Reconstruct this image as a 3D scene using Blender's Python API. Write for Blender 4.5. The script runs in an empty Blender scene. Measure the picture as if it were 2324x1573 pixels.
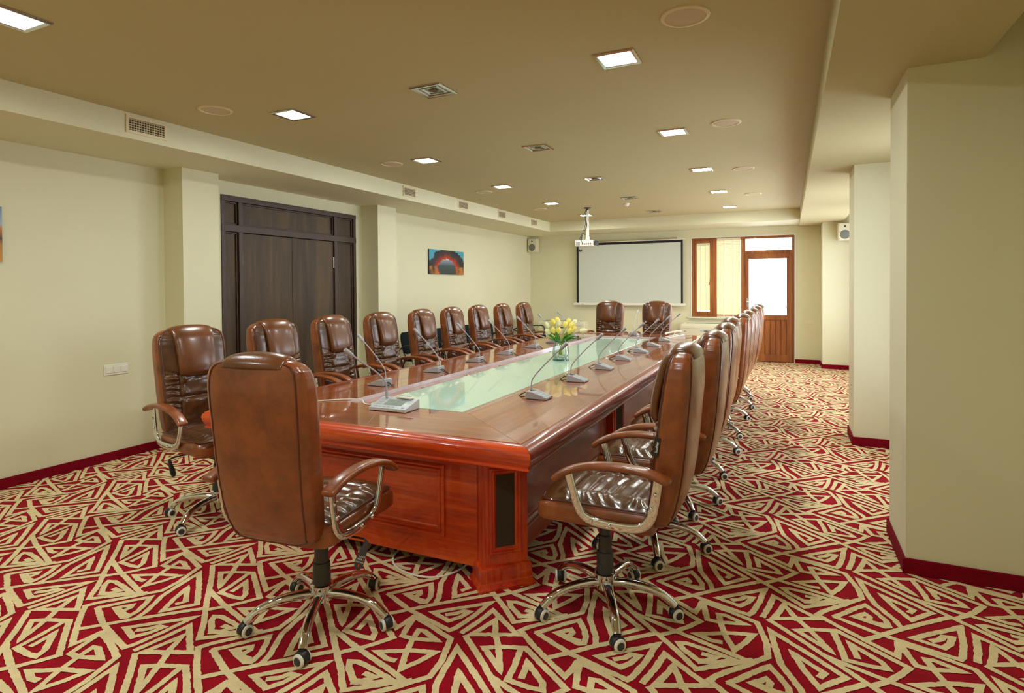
import bpy, bmesh, math, random
from math import sin, cos, pi, radians, sqrt
from mathutils import Vector, Matrix, noise

random.seed(7)
sc = bpy.context.scene
COL = sc.collection

# ------------------------------------------------------------------ camera
W_PX, H_PX, F_PX, CX, CY = 2324.0, 1573.0, 1341.726, 1162.131, 671.428
cam_d = bpy.data.cameras.new('camera')
cam = bpy.data.objects.new('camera', cam_d)
COL.objects.link(cam)
right = Vector((0.906023, 0.423173, -0.006854))
down = Vector((0.000332, -0.016905, -0.999857))
fwd = Vector((-0.423228, 0.905891, -0.015457))
m3 = Matrix((right, -down, -fwd)).transposed()
cam.matrix_world = Matrix.Translation((0, 0, 1.5)) @ m3.to_4x4()
cam_d.sensor_fit = 'HORIZONTAL'
cam_d.sensor_width = 36.0
cam_d.lens = F_PX / W_PX * 36.0
cam_d.shift_x = (W_PX / 2 - CX) / W_PX
cam_d.shift_y = (CY - H_PX / 2) / W_PX
cam_d.clip_start = 0.05
sc.camera = cam

# ------------------------------------------------------------------ world, exposure
SKY_STRENGTH = 6.0
LAMP_STRENGTH = 105.0
wd = bpy.data.worlds.new('sky'); sc.world = wd; wd.use_nodes = True
bg = wd.node_tree.nodes['Background']
bg.inputs['Color'].default_value = (0.86, 0.93, 1.0, 1)
bg.inputs['Strength'].default_value = SKY_STRENGTH
sc.view_settings.view_transform = 'Standard'
sc.view_settings.look = 'None'
sc.view_settings.gamma = 1.0
sc.view_settings.use_curve_mapping = False
sc.view_settings.exposure = 0.65
try:
    sc.cycles.max_bounces = 10
    sc.cycles.diffuse_bounces = 6
    sc.cycles.glossy_bounces = 5
    sc.cycles.transmission_bounces = 8
    sc.cycles.transparent_max_bounces = 12
    sc.cycles.caustics_reflective = False
    sc.cycles.caustics_refractive = False
    sc.cycles.sample_clamp_indirect = 6.0
except Exception:
    pass

# ------------------------------------------------------------------ materials
def srgb(r, g, b):
    f = lambda c: (c / 12.92) if c <= 0.04045 else ((c + 0.055) / 1.055) ** 2.4
    return (f(r / 255), f(g / 255), f(b / 255), 1.0)

class NT:
    def __init__(self, name):
        self.m = bpy.data.materials.new(name); self.m.use_nodes = True
        self.t = self.m.node_tree; self.n = self.t.nodes; self.l = self.t.links
        self.b = self.n['Principled BSDF']; self.out = self.n['Material Output']
    def add(self, typ, **kw):
        nd = self.n.new(typ)
        for k, v in kw.items(): setattr(nd, k, v)
        return nd
    def lk(self, a, b): self.l.new(a, b)
    def coord(self, scale=(1, 1, 1), rot=(0, 0, 0), kind='Object'):
        c = self.add('ShaderNodeTexCoord'); mp = self.add('ShaderNodeMapping')
        mp.inputs['Scale'].default_value = scale; mp.inputs['Rotation'].default_value = rot
        self.lk(c.outputs[kind], mp.inputs['Vector']); return mp.outputs[0]
    def noise(self, vec, scale, detail=4, rough=0.55, dist=0.0):
        nd = self.add('ShaderNodeTexNoise'); nd.inputs['Scale'].default_value = scale
        nd.inputs['Detail'].default_value = detail; nd.inputs['Roughness'].default_value = rough
        nd.inputs['Distortion'].default_value = dist
        self.lk(vec, nd.inputs['Vector']); return nd.outputs['Fac']
    def ramp(self, fac, stops):
        r = self.add('ShaderNodeValToRGB'); e = r.color_ramp.elements
        while len(e) < len(stops): e.new(0.5)
        for el, (p, c) in zip(e, stops): el.position = p; el.color = c
        self.lk(fac, r.inputs[0]); return r.outputs[0]
    def bump(self, fac, strength, dist=0.002):
        bp = self.add('ShaderNodeBump'); bp.inputs['Strength'].default_value = strength
        bp.inputs['Distance'].default_value = dist
        self.lk(fac, bp.inputs['Height']); self.lk(bp.outputs[0], self.b.inputs['Normal'])
    def math(self, op, a, b=None, clamp=False):
        nd = self.add('ShaderNodeMath', operation=op); nd.use_clamp = clamp
        for i, v in enumerate((a, b)):
            if v is None: continue
            if isinstance(v, (int, float)): nd.inputs[i].default_value = v
            else: self.lk(v, nd.inputs[i])
        return nd.outputs[0]

def mat(name, col, rough=0.5, metal=0.0, spec=0.5, coat=0.0, coat_rough=0.05, var=0.0, vscale=8.0, bump=0.0, bscale=120.0, bdist=0.001, emit=None, estr=0.0):
    t = NT(name); b = t.b
    b.inputs['Base Color'].default_value = col
    b.inputs['Roughness'].default_value = rough
    b.inputs['Metallic'].default_value = metal
    b.inputs['Specular IOR Level'].default_value = spec
    b.inputs['Coat Weight'].default_value = coat
    b.inputs['Coat Roughness'].default_value = coat_rough
    v = t.coord()
    if var:
        f = t.noise(v, vscale, 5)
        lo = tuple(c * (1 - var) for c in col[:3]) + (1,); hi = tuple(min(1, c * (1 + var)) for c in col[:3]) + (1,)
        t.lk(t.ramp(f, [(0.3, lo), (0.7, hi)]), b.inputs['Base Color'])
    if bump: t.bump(t.noise(v, bscale, 3), bump, bdist)
    if emit: b.inputs['Emission Color'].default_value = emit; b.inputs['Emission Strength'].default_value = estr
    return t.m

def wood(name, axis, dark, mid, light, rough=0.22, coat=1.0, ring=1.0, crough=0.025):
    """lacquered veneer, grain running along the given axis"""
    t = NT(name); b = t.b
    sc_ = [5.0 * ring] * 3; sc_[axis] = 0.55 * ring
    v = t.coord(scale=tuple(sc_))
    n1 = t.noise(v, 1.6, 6, 0.6, 1.2)
    s2 = [60.0] * 3; s2[axis] = 1.6
    v2 = t.coord(scale=tuple(s2)); n2 = t.noise(v2, 2.0, 4, 0.6, 0.3)
    f = t.math('ADD', t.math('MULTIPLY', n1, 0.68), t.math('MULTIPLY', n2, 0.32))
    c = t.ramp(f, [(0.34, dark), (0.5, mid), (0.66, light)])
    t.lk(c, b.inputs['Base Color'])
    b.inputs['Roughness'].default_value = rough + 0.08
    b.inputs['Coat Weight'].default_value = coat; b.inputs['Coat Roughness'].default_value = crough
    return t.m

M = {}
M['wall'] = mat('wall_paint', srgb(222, 220, 189), 0.72, bump=0.25, bscale=260, bdist=0.0006, var=0.015, vscale=1.2)
M['ceiling'] = mat('ceiling_paint', srgb(194, 185, 142), 0.75, bump=0.15, bscale=200, bdist=0.0005, var=0.012, vscale=1.0)
M['baseboard'] = mat('skirting_carpet', srgb(124, 2, 26), 0.9, spec=0.15, bump=0.5, bscale=420, bdist=0.002, var=0.15, vscale=30)

def carpet(name, c, var):
    t = NT(name); b = t.b
    v = t.coord()
    f = t.math('ADD', t.math('MULTIPLY', t.noise(v, 14, 4), 0.55), t.math('MULTIPLY', t.noise(v, 190, 3), 0.45))
    lo = tuple(x * (1 - var) for x in c[:3]) + (1,); hi = tuple(min(1, x * (1 + var)) for x in c[:3]) + (1,)
    t.lk(t.ramp(f, [(0.32, lo), (0.68, hi)]), b.inputs['Base Color'])
    b.inputs['Roughness'].default_value = 0.95; b.inputs['Specular IOR Level'].default_value = 0.1
    b.inputs['Sheen Weight'].default_value = 0.04
    t.bump(t.noise(v, 520, 3), 0.7, 0.004)
    return t.m
M['carpet_red'] = carpet('carpet_red', srgb(160, 0, 28), 0.3)
M['carpet_cream'] = carpet('carpet_cream', srgb(236, 217, 168), 0.14)

T_DK, T_MD, T_LT = srgb(108, 46, 10), srgb(154, 74, 20), srgb(186, 102, 36)  # same cherry; ceiling reflection on the top painted in as a browner tone
M['wood_x'] = wood('cherry_veneer_across', 0, T_DK, T_MD, T_LT)
M['wood_y'] = wood('cherry_veneer_along', 1, T_DK, T_MD, T_LT)
M['wood_z'] = wood('cherry_veneer_upright', 2, srgb(144, 26, 4), srgb(196, 52, 8), srgb(222, 90, 22), 0.25, 0.5, 1.0, 0.1)
M['edge_x'] = wood('cherry_edge_across_lit', 0, srgb(144, 34, 4), srgb(202, 64, 10), srgb(226, 100, 26), 0.22, 0.6, 1.0, 0.07)  # brighter copy of the cherry, highlights of the table ends painted in
M['edge_y'] = wood('cherry_edge_along_shaded', 1, srgb(96, 24, 8), srgb(134, 40, 12), srgb(162, 64, 22), 0.25, 0.55, 1.0, 0.12)  # same edge wood, darker look of the table sides painted into the colour
M['door_dark'] = wood('dark_walnut_door', 2, srgb(44, 30, 14), srgb(68, 50, 26), srgb(92, 70, 36), 0.5, 0.0, 0.5)
M['door_frame_dark'] = mat('dark_walnut_frame', srgb(60, 40, 28), 0.5, coat=0.0, var=0.2, vscale=12)
M['brown_pvc'] = wood('brown_woodgrain_frame', 2, srgb(104, 52, 16), srgb(150, 84, 32), srgb(180, 112, 52), 0.4, 0.2, 0.7)

def leather(name, c, var=0.35, rough=0.32):
    t = NT(name); b = t.b
    v = t.coord()
    f = t.noise(v, 9, 6, 0.65)
    lo = tuple(x * (1 - var) for x in c[:3]) + (1,); hi = tuple(min(1, x * (1 + var)) for x in c[:3]) + (1,)
    t.lk(t.ramp(f, [(0.3, lo), (0.7, hi)]), b.inputs['Base Color'])
    b.inputs['Roughness'].default_value = rough
    b.inputs['Specular IOR Level'].default_value = 0.55
    b.inputs['Coat Weight'].default_value = 0.35; b.inputs['Coat Roughness'].default_value = 0.16
    vo = t.add('ShaderNodeTexVoronoi'); vo.inputs['Scale'].default_value = 170.0
    t.lk(v, vo.inputs['Vector'])
    h = t.math('ADD', t.math('MULTIPLY', vo.outputs['Distance'], 0.5), t.noise(v, 60, 4))
    t.bump(h, 0.16, 0.0022)
    return t.m
M['leather'] = leather('brown_leather', srgb(132, 68, 29))
M['leather_half_shaded'] = leather('brown_leather_half_shaded', srgb(104, 58, 26), 0.3, 0.28)  # same leather in a half-dark tone, part of the front shading painted in
M['leather_shaded'] = leather('brown_leather_shaded', srgb(84, 49, 22), 0.3, 0.26)  # same leather; dark reflections on the chair fronts painted in as darker brown
M['piping'] = mat('leather_piping', srgb(84, 30, 14), 0.35, coat=0.3)
M['chrome'] = mat('chrome', (0.76, 0.80, 0.86, 1), 0.05, 1.0)
M['steel'] = mat('brushed_steel', (0.55, 0.55, 0.55, 1), 0.28, 1.0)
M['blackp'] = mat('black_plastic', srgb(30, 31, 34), 0.42)
M['greyp'] = mat('dark_grey_plastic', srgb(58, 60, 64), 0.4)
M['whitep'] = mat('white_plastic', srgb(236, 236, 226), 0.35)
M['creamp'] = mat('cream_plastic', srgb(226, 222, 196), 0.4)
M['mic'] = mat('silver_grey_plastic', srgb(172, 176, 184), 0.35, spec=0.5)
M['mic_light'] = mat('pale_silver_plastic', srgb(196, 204, 210), 0.35)
M['lcd'] = mat('grey_display', srgb(150, 162, 160), 0.12)
M['glass_top'] = mat('pale_green_back_painted_glass', srgb(196, 226, 208), 0.035, spec=0.5)
M['pale_lip'] = mat('pale_lip_trim', srgb(214, 208, 218), 0.3, 0.0, coat=0.5)
M['black_fabric'] = mat('black_fabric', srgb(18, 30, 32), 0.85, spec=0.2, bump=0.4, bscale=500)
M['speaker_cloth'] = mat('black_speaker_cloth', srgb(74, 62, 54), 0.9, spec=0.15, bump=0.3, bscale=700)
M['screen'] = mat('projection_screen_white', srgb(206, 214, 204), 0.8)
M['screen_black'] = mat('screen_black_border', srgb(22, 22, 30), 0.7)
M['grille_dark'] = mat('vent_shadow_dark', srgb(60, 52, 38), 0.8)
M['vent'] = mat('vent_cream', srgb(226, 214, 178), 0.5)
M['grey_cone'] = mat('speaker_cone_grey', srgb(120, 124, 116), 0.7, bump=0.3, bscale=600)
M['leaf'] = mat('tulip_leaf_green', srgb(64, 146, 34), 0.45, var=0.35, vscale=14)
M['stem'] = mat('tulip_stem_green', srgb(150, 178, 60), 0.45)
M['tulip_y'] = mat('tulip_yellow', srgb(250, 232, 118), 0.5, var=0.1, vscale=30)
M['tulip_w'] = mat('tulip_cream_white', srgb(240, 240, 196), 0.5, var=0.06, vscale=30)
M['pebble'] = mat('white_pebbles', srgb(226, 228, 216), 0.4, var=0.1, vscale=60)
M['white_text'] = mat('white_lettering', srgb(240, 240, 245), 0.5)
M['red_text'] = mat('red_lettering', srgb(214, 40, 34), 0.5)
M['dark_text'] = mat('dark_lettering', srgb(80, 86, 110), 0.5)
M['reflector'] = mat('lamp_reflector', (0.8, 0.8, 0.78, 1), 0.18, 1.0)
M['lamp_rim'] = mat('lamp_rim_chrome', (0.6, 0.62, 0.6, 1), 0.15, 1.0)
M['off_glass'] = mat('unlit_lamp_glass', srgb(96, 100, 78), 0.12, coat=0.6)
M['facade'] = mat('balcony_white', srgb(230, 230, 226), 0.7)

def lamp_mat():
    t = NT('lit_lamp_diffuser')
    e = t.add('ShaderNodeEmission'); e.inputs['Color'].default_value = (0.96, 1.0, 0.93, 1)
    e.inputs['Strength'].default_value = LAMP_STRENGTH
    t.lk(e.outputs[0], t.out.inputs['Surface']); return t.m
M['lamp'] = lamp_mat()

def thin_glass(name, tint=(1, 1, 1, 1), rough=0.0, base=0.05):
    t = NT(name); t.n.remove(t.b)
    tr = t.add('ShaderNodeBsdfTransparent'); tr.inputs[0].default_value = tint
    gl = t.add('ShaderNodeBsdfGlossy'); gl.inputs['Roughness'].default_value = rough
    lw = t.add('ShaderNodeLayerWeight'); lw.inputs['Blend'].default_value = 0.25
    f = t.math('ADD', t.math('MULTIPLY', lw.outputs['Fresnel'], 0.45), base, True)
    mx = t.add('ShaderNodeMixShader'); t.lk(f, mx.inputs[0]); t.lk(tr.outputs[0], mx.inputs[1]); t.lk(gl.outputs[0], mx.inputs[2])
    t.lk(mx.outputs[0], t.out.inputs['Surface']); return t.m
M['pane'] = thin_glass('window_glass')
M['vase'] = thin_glass('clear_vase_glass', (0.93, 0.98, 0.96, 1), 0.0, 0.06)
M['vase_base'] = thin_glass('vase_base_glass', (0.45, 0.68, 0.72, 1), 0.02, 0.1)

def blind_mat():
    t = NT('cream_blind_slats'); t.n.remove(t.b)
    d = t.add('ShaderNodeBsdfDiffuse'); d.inputs[0].default_value = srgb(232, 226, 190)
    r = t.add('ShaderNodeBsdfTranslucent'); r.inputs[0].default_value = srgb(230, 224, 190)
    mx = t.add('ShaderNodeMixShader'); mx.inputs[0].default_value = 0.035
    t.lk(d.outputs[0], mx.inputs[1]); t.lk(r.outputs[0], mx.inputs[2]); t.lk(mx.outputs[0], t.out.inputs['Surface'])
    return t.m
M['blind'] = blind_mat()

def arch_picture():
    """landscape print: dark rock arch, glowing red underside, sky at the corners, hazy valley"""
    t = NT('rock_arch_print'); b = t.b
    c = t.add('ShaderNodeTexCoord'); sx = t.add('ShaderNodeSeparateXYZ'); t.lk(c.outputs['Object'], sx.inputs[0])
    u = t.math('DIVIDE', sx.outputs['Y'], 0.57); v = t.math('DIVIDE', sx.outputs['Z'], 0.21)   # -1..1
    nz = t.noise(t.coord(scale=(1, 5, 5)), 1.5, 5)
    wob = t.math('MULTIPLY', t.math('SUBTRACT', nz, 0.5), 0.5)
    uu = t.math('DIVIDE', u, 0.92); vv = t.math('DIVIDE', t.math('ADD', v, 0.55), 1.5)
    r = t.math('ADD', t.math('SQRT', t.math('ADD', t.math('MULTIPLY', uu, uu), t.math('MULTIPLY', vv, vv))), wob)
    arch = t.ramp(r, [(0.0, srgb(60, 76, 84)), (0.52, srgb(120, 140, 160)), (0.56, srgb(196, 60, 24)), (0.68, srgb(150, 30, 20)), (0.82, srgb(52, 46, 46)), (1.0, srgb(36, 36, 44))])
    val = t.ramp(t.math('ADD', t.math('MULTIPLY', v, 0.5), 0.5), [(0.0, srgb(44, 58, 50)), (0.35, srgb(58, 72, 80)), (0.55, srgb(130, 140, 160)), (0.66, srgb(200, 224, 214)), (0.9, srgb(90, 160, 190))])
    inner = t.math('LESS_THAN', r, 0.555); outer = t.math('GREATER_THAN', r, 1.13)
    m1 = t.add('ShaderNodeMixRGB'); t.lk(inner, m1.inputs[0]); t.lk(arch, m1.inputs[1]); t.lk(val, m1.inputs[2])
    m2 = t.add('ShaderNodeMixRGB'); t.lk(t.math('MULTIPLY', outer, t.math('GREATER_THAN', v, 0.1)), m2.inputs[0]); t.lk(m1.outputs[0], m2.inputs[1]); m2.inputs[2].default_value = srgb(70, 160, 190)
    low = t.math('MULTIPLY', t.math('LESS_THAN', v, -0.35), t.math('GREATER_THAN', t.math('ADD', t.math('ABSOLUTE', u), wob), 0.55))
    m3_ = t.add('ShaderNodeMixRGB'); t.lk(t.math('MULTIPLY', low, 0.8), m3_.inputs[0]); t.lk(m2.outputs[0], m3_.inputs[1])
    t.lk(t.ramp(nz, [(0.4, srgb(60, 40, 30)), (0.6, srgb(206, 130, 40))]), m3_.inputs[2])
    t.lk(m3_.outputs[0], b.inputs['Base Color']); b.inputs['Roughness'].default_value = 0.4
    return t.m
M['arch_print'] = arch_picture()
def field_picture():
    t = NT('golden_field_print'); b = t.b
    c = t.add('ShaderNodeTexCoord'); sx = t.add('ShaderNodeSeparateXYZ'); t.lk(c.outputs['Object'], sx.inputs[0])
    v = t.math('ADD', t.math('MULTIPLY', t.math('DIVIDE', sx.outputs['Z'], 0.21), 0.5), 0.5)
    nz = t.noise(t.coord(scale=(1, 8, 8)), 2, 5)
    f = t.math('ADD', v, t.math('MULTIPLY', t.math('SUBTRACT', nz, 0.5), 0.12))
    t.lk(t.ramp(f, [(0.0, srgb(200, 140, 20)), (0.3, srgb(180, 120, 20)), (0.42, srgb(60, 40, 20)), (0.6, srgb(190, 120, 30)), (0.7, srgb(150, 170, 190)), (1.0, srgb(110, 130, 170))]), b.inputs['Base Color'])
    b.inputs['Roughness'].default_value = 0.4
    return t.m
M['field_print'] = field_picture()

# ------------------------------------------------------------------ mesh helpers
class MB:
    def __init__(self): self.v = []; self.f = []; self.mi = []; self.wn = False
    def add(self, vs, fs, mi=0):
        o = len(self.v); self.v += [tuple(p) for p in vs]
        self.f += [[i + o for i in q] for q in fs]; self.mi += [mi] * len(fs); return self
    def box(self, lo, hi, bev=0.0, seg=2, mi=0, mtx=None):
        if bev > 0: self.wn = True
        bm = bmesh.new(); bmesh.ops.create_cube(bm, size=1.0)
        c = [(a + b) / 2 for a, b in zip(lo, hi)]; s = [abs(b - a) for a, b in zip(lo, hi)]
        for q in bm.verts: q.co = Vector((q.co.x * s[0] + c[0], q.co.y * s[1] + c[1], q.co.z * s[2] + c[2]))
        if bev > 0:
            bmesh.ops.bevel(bm, geom=bm.edges[:], offset=min(bev, min(s) * 0.45), segments=seg, profile=0.5, affect='EDGES')
        if mtx is not None: bmesh.ops.transform(bm, matrix=mtx, verts=bm.verts[:])
        bm.verts.index_update()
        self.add([q.co for q in bm.verts], [[q.index for q in f.verts] for f in bm.faces], mi); bm.free(); return self
    def loft(self, rings, caps=True, mi=0, closed=True):
        n = len(rings[0]); vs = [p for r in rings for p in r]; fs = []
        for i in range(len(rings) - 1):
            for j in range(n if closed else n - 1):
                k = (j + 1) % n
                fs.append([i * n + j, i * n + k, (i + 1) * n + k, (i + 1) * n + j])
        if caps:
            fs.append(list(range(n))[::-1]); fs.append([(len(rings) - 1) * n + j for j in range(n)])
        return self.add(vs, fs, mi)
    def tube(self, path, rad, n=12, mi=0, flat=None, closed=False):
        path = [Vector(p) for p in path]; L = len(path)
        if not isinstance(rad, (list, tuple)): rad = [rad] * L
        rings = []; up = None
        for i, p in enumerate(path):
            if closed: d = path[(i + 1) % L] - path[i - 1]
            else: d = path[min(i + 1, L - 1)] - path[max(i - 1, 0)]
            d.normalize()
            if up is None:
                up = Vector((0, 0, 1)) if abs(d.z) < 0.9 else Vector((1, 0, 0))
            a = d.cross(up)
            if a.length < 1e-6: a = d.orthogonal()
            a.normalize(); b = a.cross(d).normalized(); up = b
            fx, fy = flat if flat else (1, 1)
            rings.append([p + a * cos(2 * pi * k / n) * rad[i] * fx + b * sin(2 * pi * k / n) * rad[i] * fy for k in range(n)])
        if closed: rings.append(rings[0]); return self.loft(rings, False, mi)
        return self.loft(rings, True, mi)
    def lathe(self, prof, n=24, mi=0, mtx=None, caps=True):
        rings = [[Vector((r * cos(2 * pi * k / n), r * sin(2 * pi * k / n), z)) for k in range(n)] for r, z in prof]
        if mtx is not None: rings = [[mtx @ p for p in r] for r in rings]
        return self.loft(rings, caps, mi)
    def prism(self, poly, axis, a, b, mi=0):
        """extrude a 2-D polygon along an axis from a to b"""
        def P(q, t):
            if axis == 0: return (t, q[0], q[1])
            if axis == 1: return (q[0], t, q[1])
            return (q[0], q[1], t)
        n = len(poly)
        vs = [P(q, a) for q in poly] + [P(q, b) for q in poly]
        fs = [list(range(n))[::-1], [n + i for i in range(n)]] + [[i, (i + 1) % n, n + (i + 1) % n, n + i] for i in range(n)]
        return self.add(vs, fs, mi)
    def build(self, name, mats, parent=None, smooth=True, ang=38, loc=None, rotz=0.0, kind=None, fixn=True):
        me = bpy.data.meshes.new(name); me.from_pydata(self.v, [], self.f)
        if not isinstance(mats, (list, tuple)): mats = [mats]
        for m_ in mats: me.materials.append(m_)
        me.polygons.foreach_set('material_index', self.mi)
        if fixn:
            bm = bmesh.new(); bm.from_mesh(me); bmesh.ops.recalc_face_normals(bm, faces=bm.faces[:]); bm.to_mesh(me); bm.free()
        if smooth:
            me.polygons.foreach_set('use_smooth', [True] * len(me.polygons))
            try: me.set_sharp_from_angle(angle=radians(ang))
            except Exception: pass
        me.update()
        o = bpy.data.objects.new(name, me); COL.objects.link(o)
        if self.wn and smooth:
            w = o.modifiers.new('flat_face_shading', 'WEIGHTED_NORMAL'); w.keep_sharp = True; w.weight = 80
        if parent: o.parent = parent
        if loc: o.location = loc
        o.rotation_euler.z = rotz
        if kind: o['kind'] = kind
        return o

def smooth_path(pts, sub=6):
    P = [Vector(p) for p in pts]; out = []
    for i in range(len(P) - 1):
        p0, p1, p2, p3 = P[max(i - 1, 0)], P[i], P[i + 1], P[min(i + 2, len(P) - 1)]
        for k in range(sub):
            t = k / sub
            out.append(0.5 * ((2 * p1) + (p2 - p0) * t + (2 * p0 - 5 * p1 + 4 * p2 - p3) * t * t + (3 * p1 - p0 - 3 * p2 + p3) * t ** 3))
    out.append(P[-1]); return out

def interp(tab, t):
    if t <= tab[0][0]: return tab[0][1:]
    for a, b in zip(tab, tab[1:]):
        if t <= b[0]:
            k = (t - a[0]) / (b[0] - a[0]); k = k * k * (3 - 2 * k) * 0.35 + k * 0.65
            return tuple(x + (y - x) * k for x, y in zip(a[1:], b[1:]))
    return tab[-1][1:]

def sell(a, b, n, N):
    out = []
    for k in range(N):
        t = 2 * pi * k / N; c, s = cos(t), sin(t)
        out.append((a * math.copysign(abs(c) ** (2 / n), c), b * math.copysign(abs(s) ** (2 / n), s)))
    return out

def thing(name, label, cat, loc=(0, 0, 0), rotz=0.0, group=None):
    o = bpy.data.objects.new(name, None); COL.objects.link(o)
    o.location = loc; o.rotation_euler.z = rotz; o.empty_display_size = 0.05
    return tag(o, label, cat, group)
def tag(o, label, cat, group=None):
    o['label'] = label; o['category'] = cat
    if group: o['group'] = group
    return o
def dup(root, loc, rotz, label, group=None):
    r = root.copy(); COL.objects.link(r); r.location = loc; r.rotation_euler.z = rotz
    r['label'] = label
    if group: r['group'] = group
    for ch in list(root.children):
        c = ch.copy(); COL.objects.link(c); c.parent = r
        for g in list(ch.children):
            d = g.copy(); COL.objects.link(d); d.parent = c
    return r
def text(s, size, mtx, material, name, parent=None, align='CENTER', ext=0.0003):
    cu = bpy.data.curves.new(name, 'FONT'); cu.body = s; cu.size = size; cu.align_x = align; cu.align_y = 'CENTER'
    cu.extrude = ext; cu.materials.append(material); cu.resolution_u = 3
    tmp = bpy.data.objects.new('tmp', cu); COL.objects.link(tmp)
    dg = bpy.context.evaluated_depsgraph_get(); me = bpy.data.meshes.new_from_object(tmp.evaluated_get(dg))
    bpy.data.objects.remove(tmp)
    o = bpy.data.objects.new(name, me); COL.objects.link(o)
    if parent: o.parent = parent
    o.matrix_local = mtx
    return o
def S(o):
    o['kind'] = 'structure'; return o

# ------------------------------------------------------------------ room dimensions
XL, XB, HC, HB = -5.365, -4.47, 2.824, 2.631        # left wall, drop-beam face, ceiling, beam underside
YF, YFB = 12.494, 11.431                            # far wall, far drop-beam face
XR, HR, XP = 0.185, 2.606, 0.87                     # right beam face and underside, curtain pocket
XW, YB = 1.35, -1.3                                 # window wall, wall behind the viewpoint
XC = 0.553                                          # room side of the right-hand columns

# ------------------------------------------------------------------ floor with woven pattern
LA, LB = 0.78395, 0.66752
STROKES = [
    [(-2.946,1.671),(-2.779,1.598),(-2.673,1.569),(-2.515,1.529),(-2.500,1.555),(-2.474,1.666),(-2.460,1.779),(-2.454,1.804),(-2.506,1.755),(-2.588,1.685),(-2.656,1.622),(-2.557,1.591),(-2.525,1.636),(-2.507,1.693),(-2.537,1.690),(-2.556,1.657),(-2.591,1.631)],
    [(-2.946,1.671),(-2.907,1.717),(-2.859,1.782),(-2.809,1.838),(-2.772,1.786),(-2.743,1.731),(-2.736,1.681),(-2.755,1.670),(-2.805,1.684),(-2.865,1.705),(-2.819,1.753),(-2.804,1.735),(-2.807,1.716)],
    [(-2.844,1.705),(-2.784,1.690),(-2.757,1.690)],
    [(-2.721,1.556),(-2.727,1.494),(-2.737,1.450),(-2.835,1.517),(-2.933,1.588),(-3.015,1.656),(-2.991,1.697),(-2.956,1.738),(-2.895,1.804),(-2.863,1.846),(-2.817,1.900),(-2.824,1.995),(-2.869,2.144),(-2.992,2.190),(-3.104,2.221),(-3.089,2.145),(-3.071,2.079),(-3.021,2.078),(-2.919,2.111),(-3.002,2.147),(-3.030,2.142),(-3.014,2.073),(-2.987,1.985),(-2.944,1.892),(-2.907,1.962),(-2.880,2.037),(-2.976,2.009),(-3.097,1.943),(-3.036,1.922),(-2.999,1.926)],
    [(-2.837,1.530),(-2.774,1.593),(-2.694,1.677),(-2.608,1.758),(-2.482,1.873)],
    [(-2.688,1.687),(-2.703,1.745),(-2.768,1.867),(-2.788,1.956),(-2.812,2.101),(-2.666,1.988),(-2.543,1.886),(-2.594,1.830),(-2.638,1.779),(-2.686,1.866),(-2.726,1.968),(-2.616,1.881),(-2.634,1.847)],
    [(-2.317,1.569),(-2.338,1.625),(-2.369,1.683),(-2.390,1.605),(-2.413,1.541),(-2.324,1.581),(-2.232,1.621),(-2.414,1.749),(-2.432,1.638),(-2.456,1.537)],
    [(-3.606,2.189),(-3.491,2.092),(-3.383,1.993),(-3.275,1.894),(-3.158,1.793),(-3.069,1.702),(-2.993,1.760),(-2.924,1.814),(-2.873,1.852)],
    [(-3.507,2.272),(-3.450,2.189),(-3.412,2.122),(-3.372,2.047),(-3.494,2.149),(-3.434,2.184),(-3.338,2.218),(-3.099,2.051),(-3.140,1.986),(-3.181,1.932),(-3.239,1.873)],
    [(-3.350,2.194),(-3.330,2.089),(-3.321,2.007),(-3.230,2.002),(-3.176,2.009),(-3.191,2.046),(-3.293,2.134),(-3.283,2.087),(-3.276,2.041)],
    [(-3.384,1.998),(-3.310,1.971),(-3.207,1.935),(-3.101,1.904),(-2.987,1.871),(-2.894,1.841)],
    [(-3.056,1.812),(-3.009,1.810),(-3.038,1.771),(-3.068,1.761),(-3.136,1.813),(-3.159,1.847),(-3.129,1.858),(-3.041,1.846),(-2.938,1.823),(-2.990,1.783),(-3.066,1.752)],
]
STROKE_W = 0.0268

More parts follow.
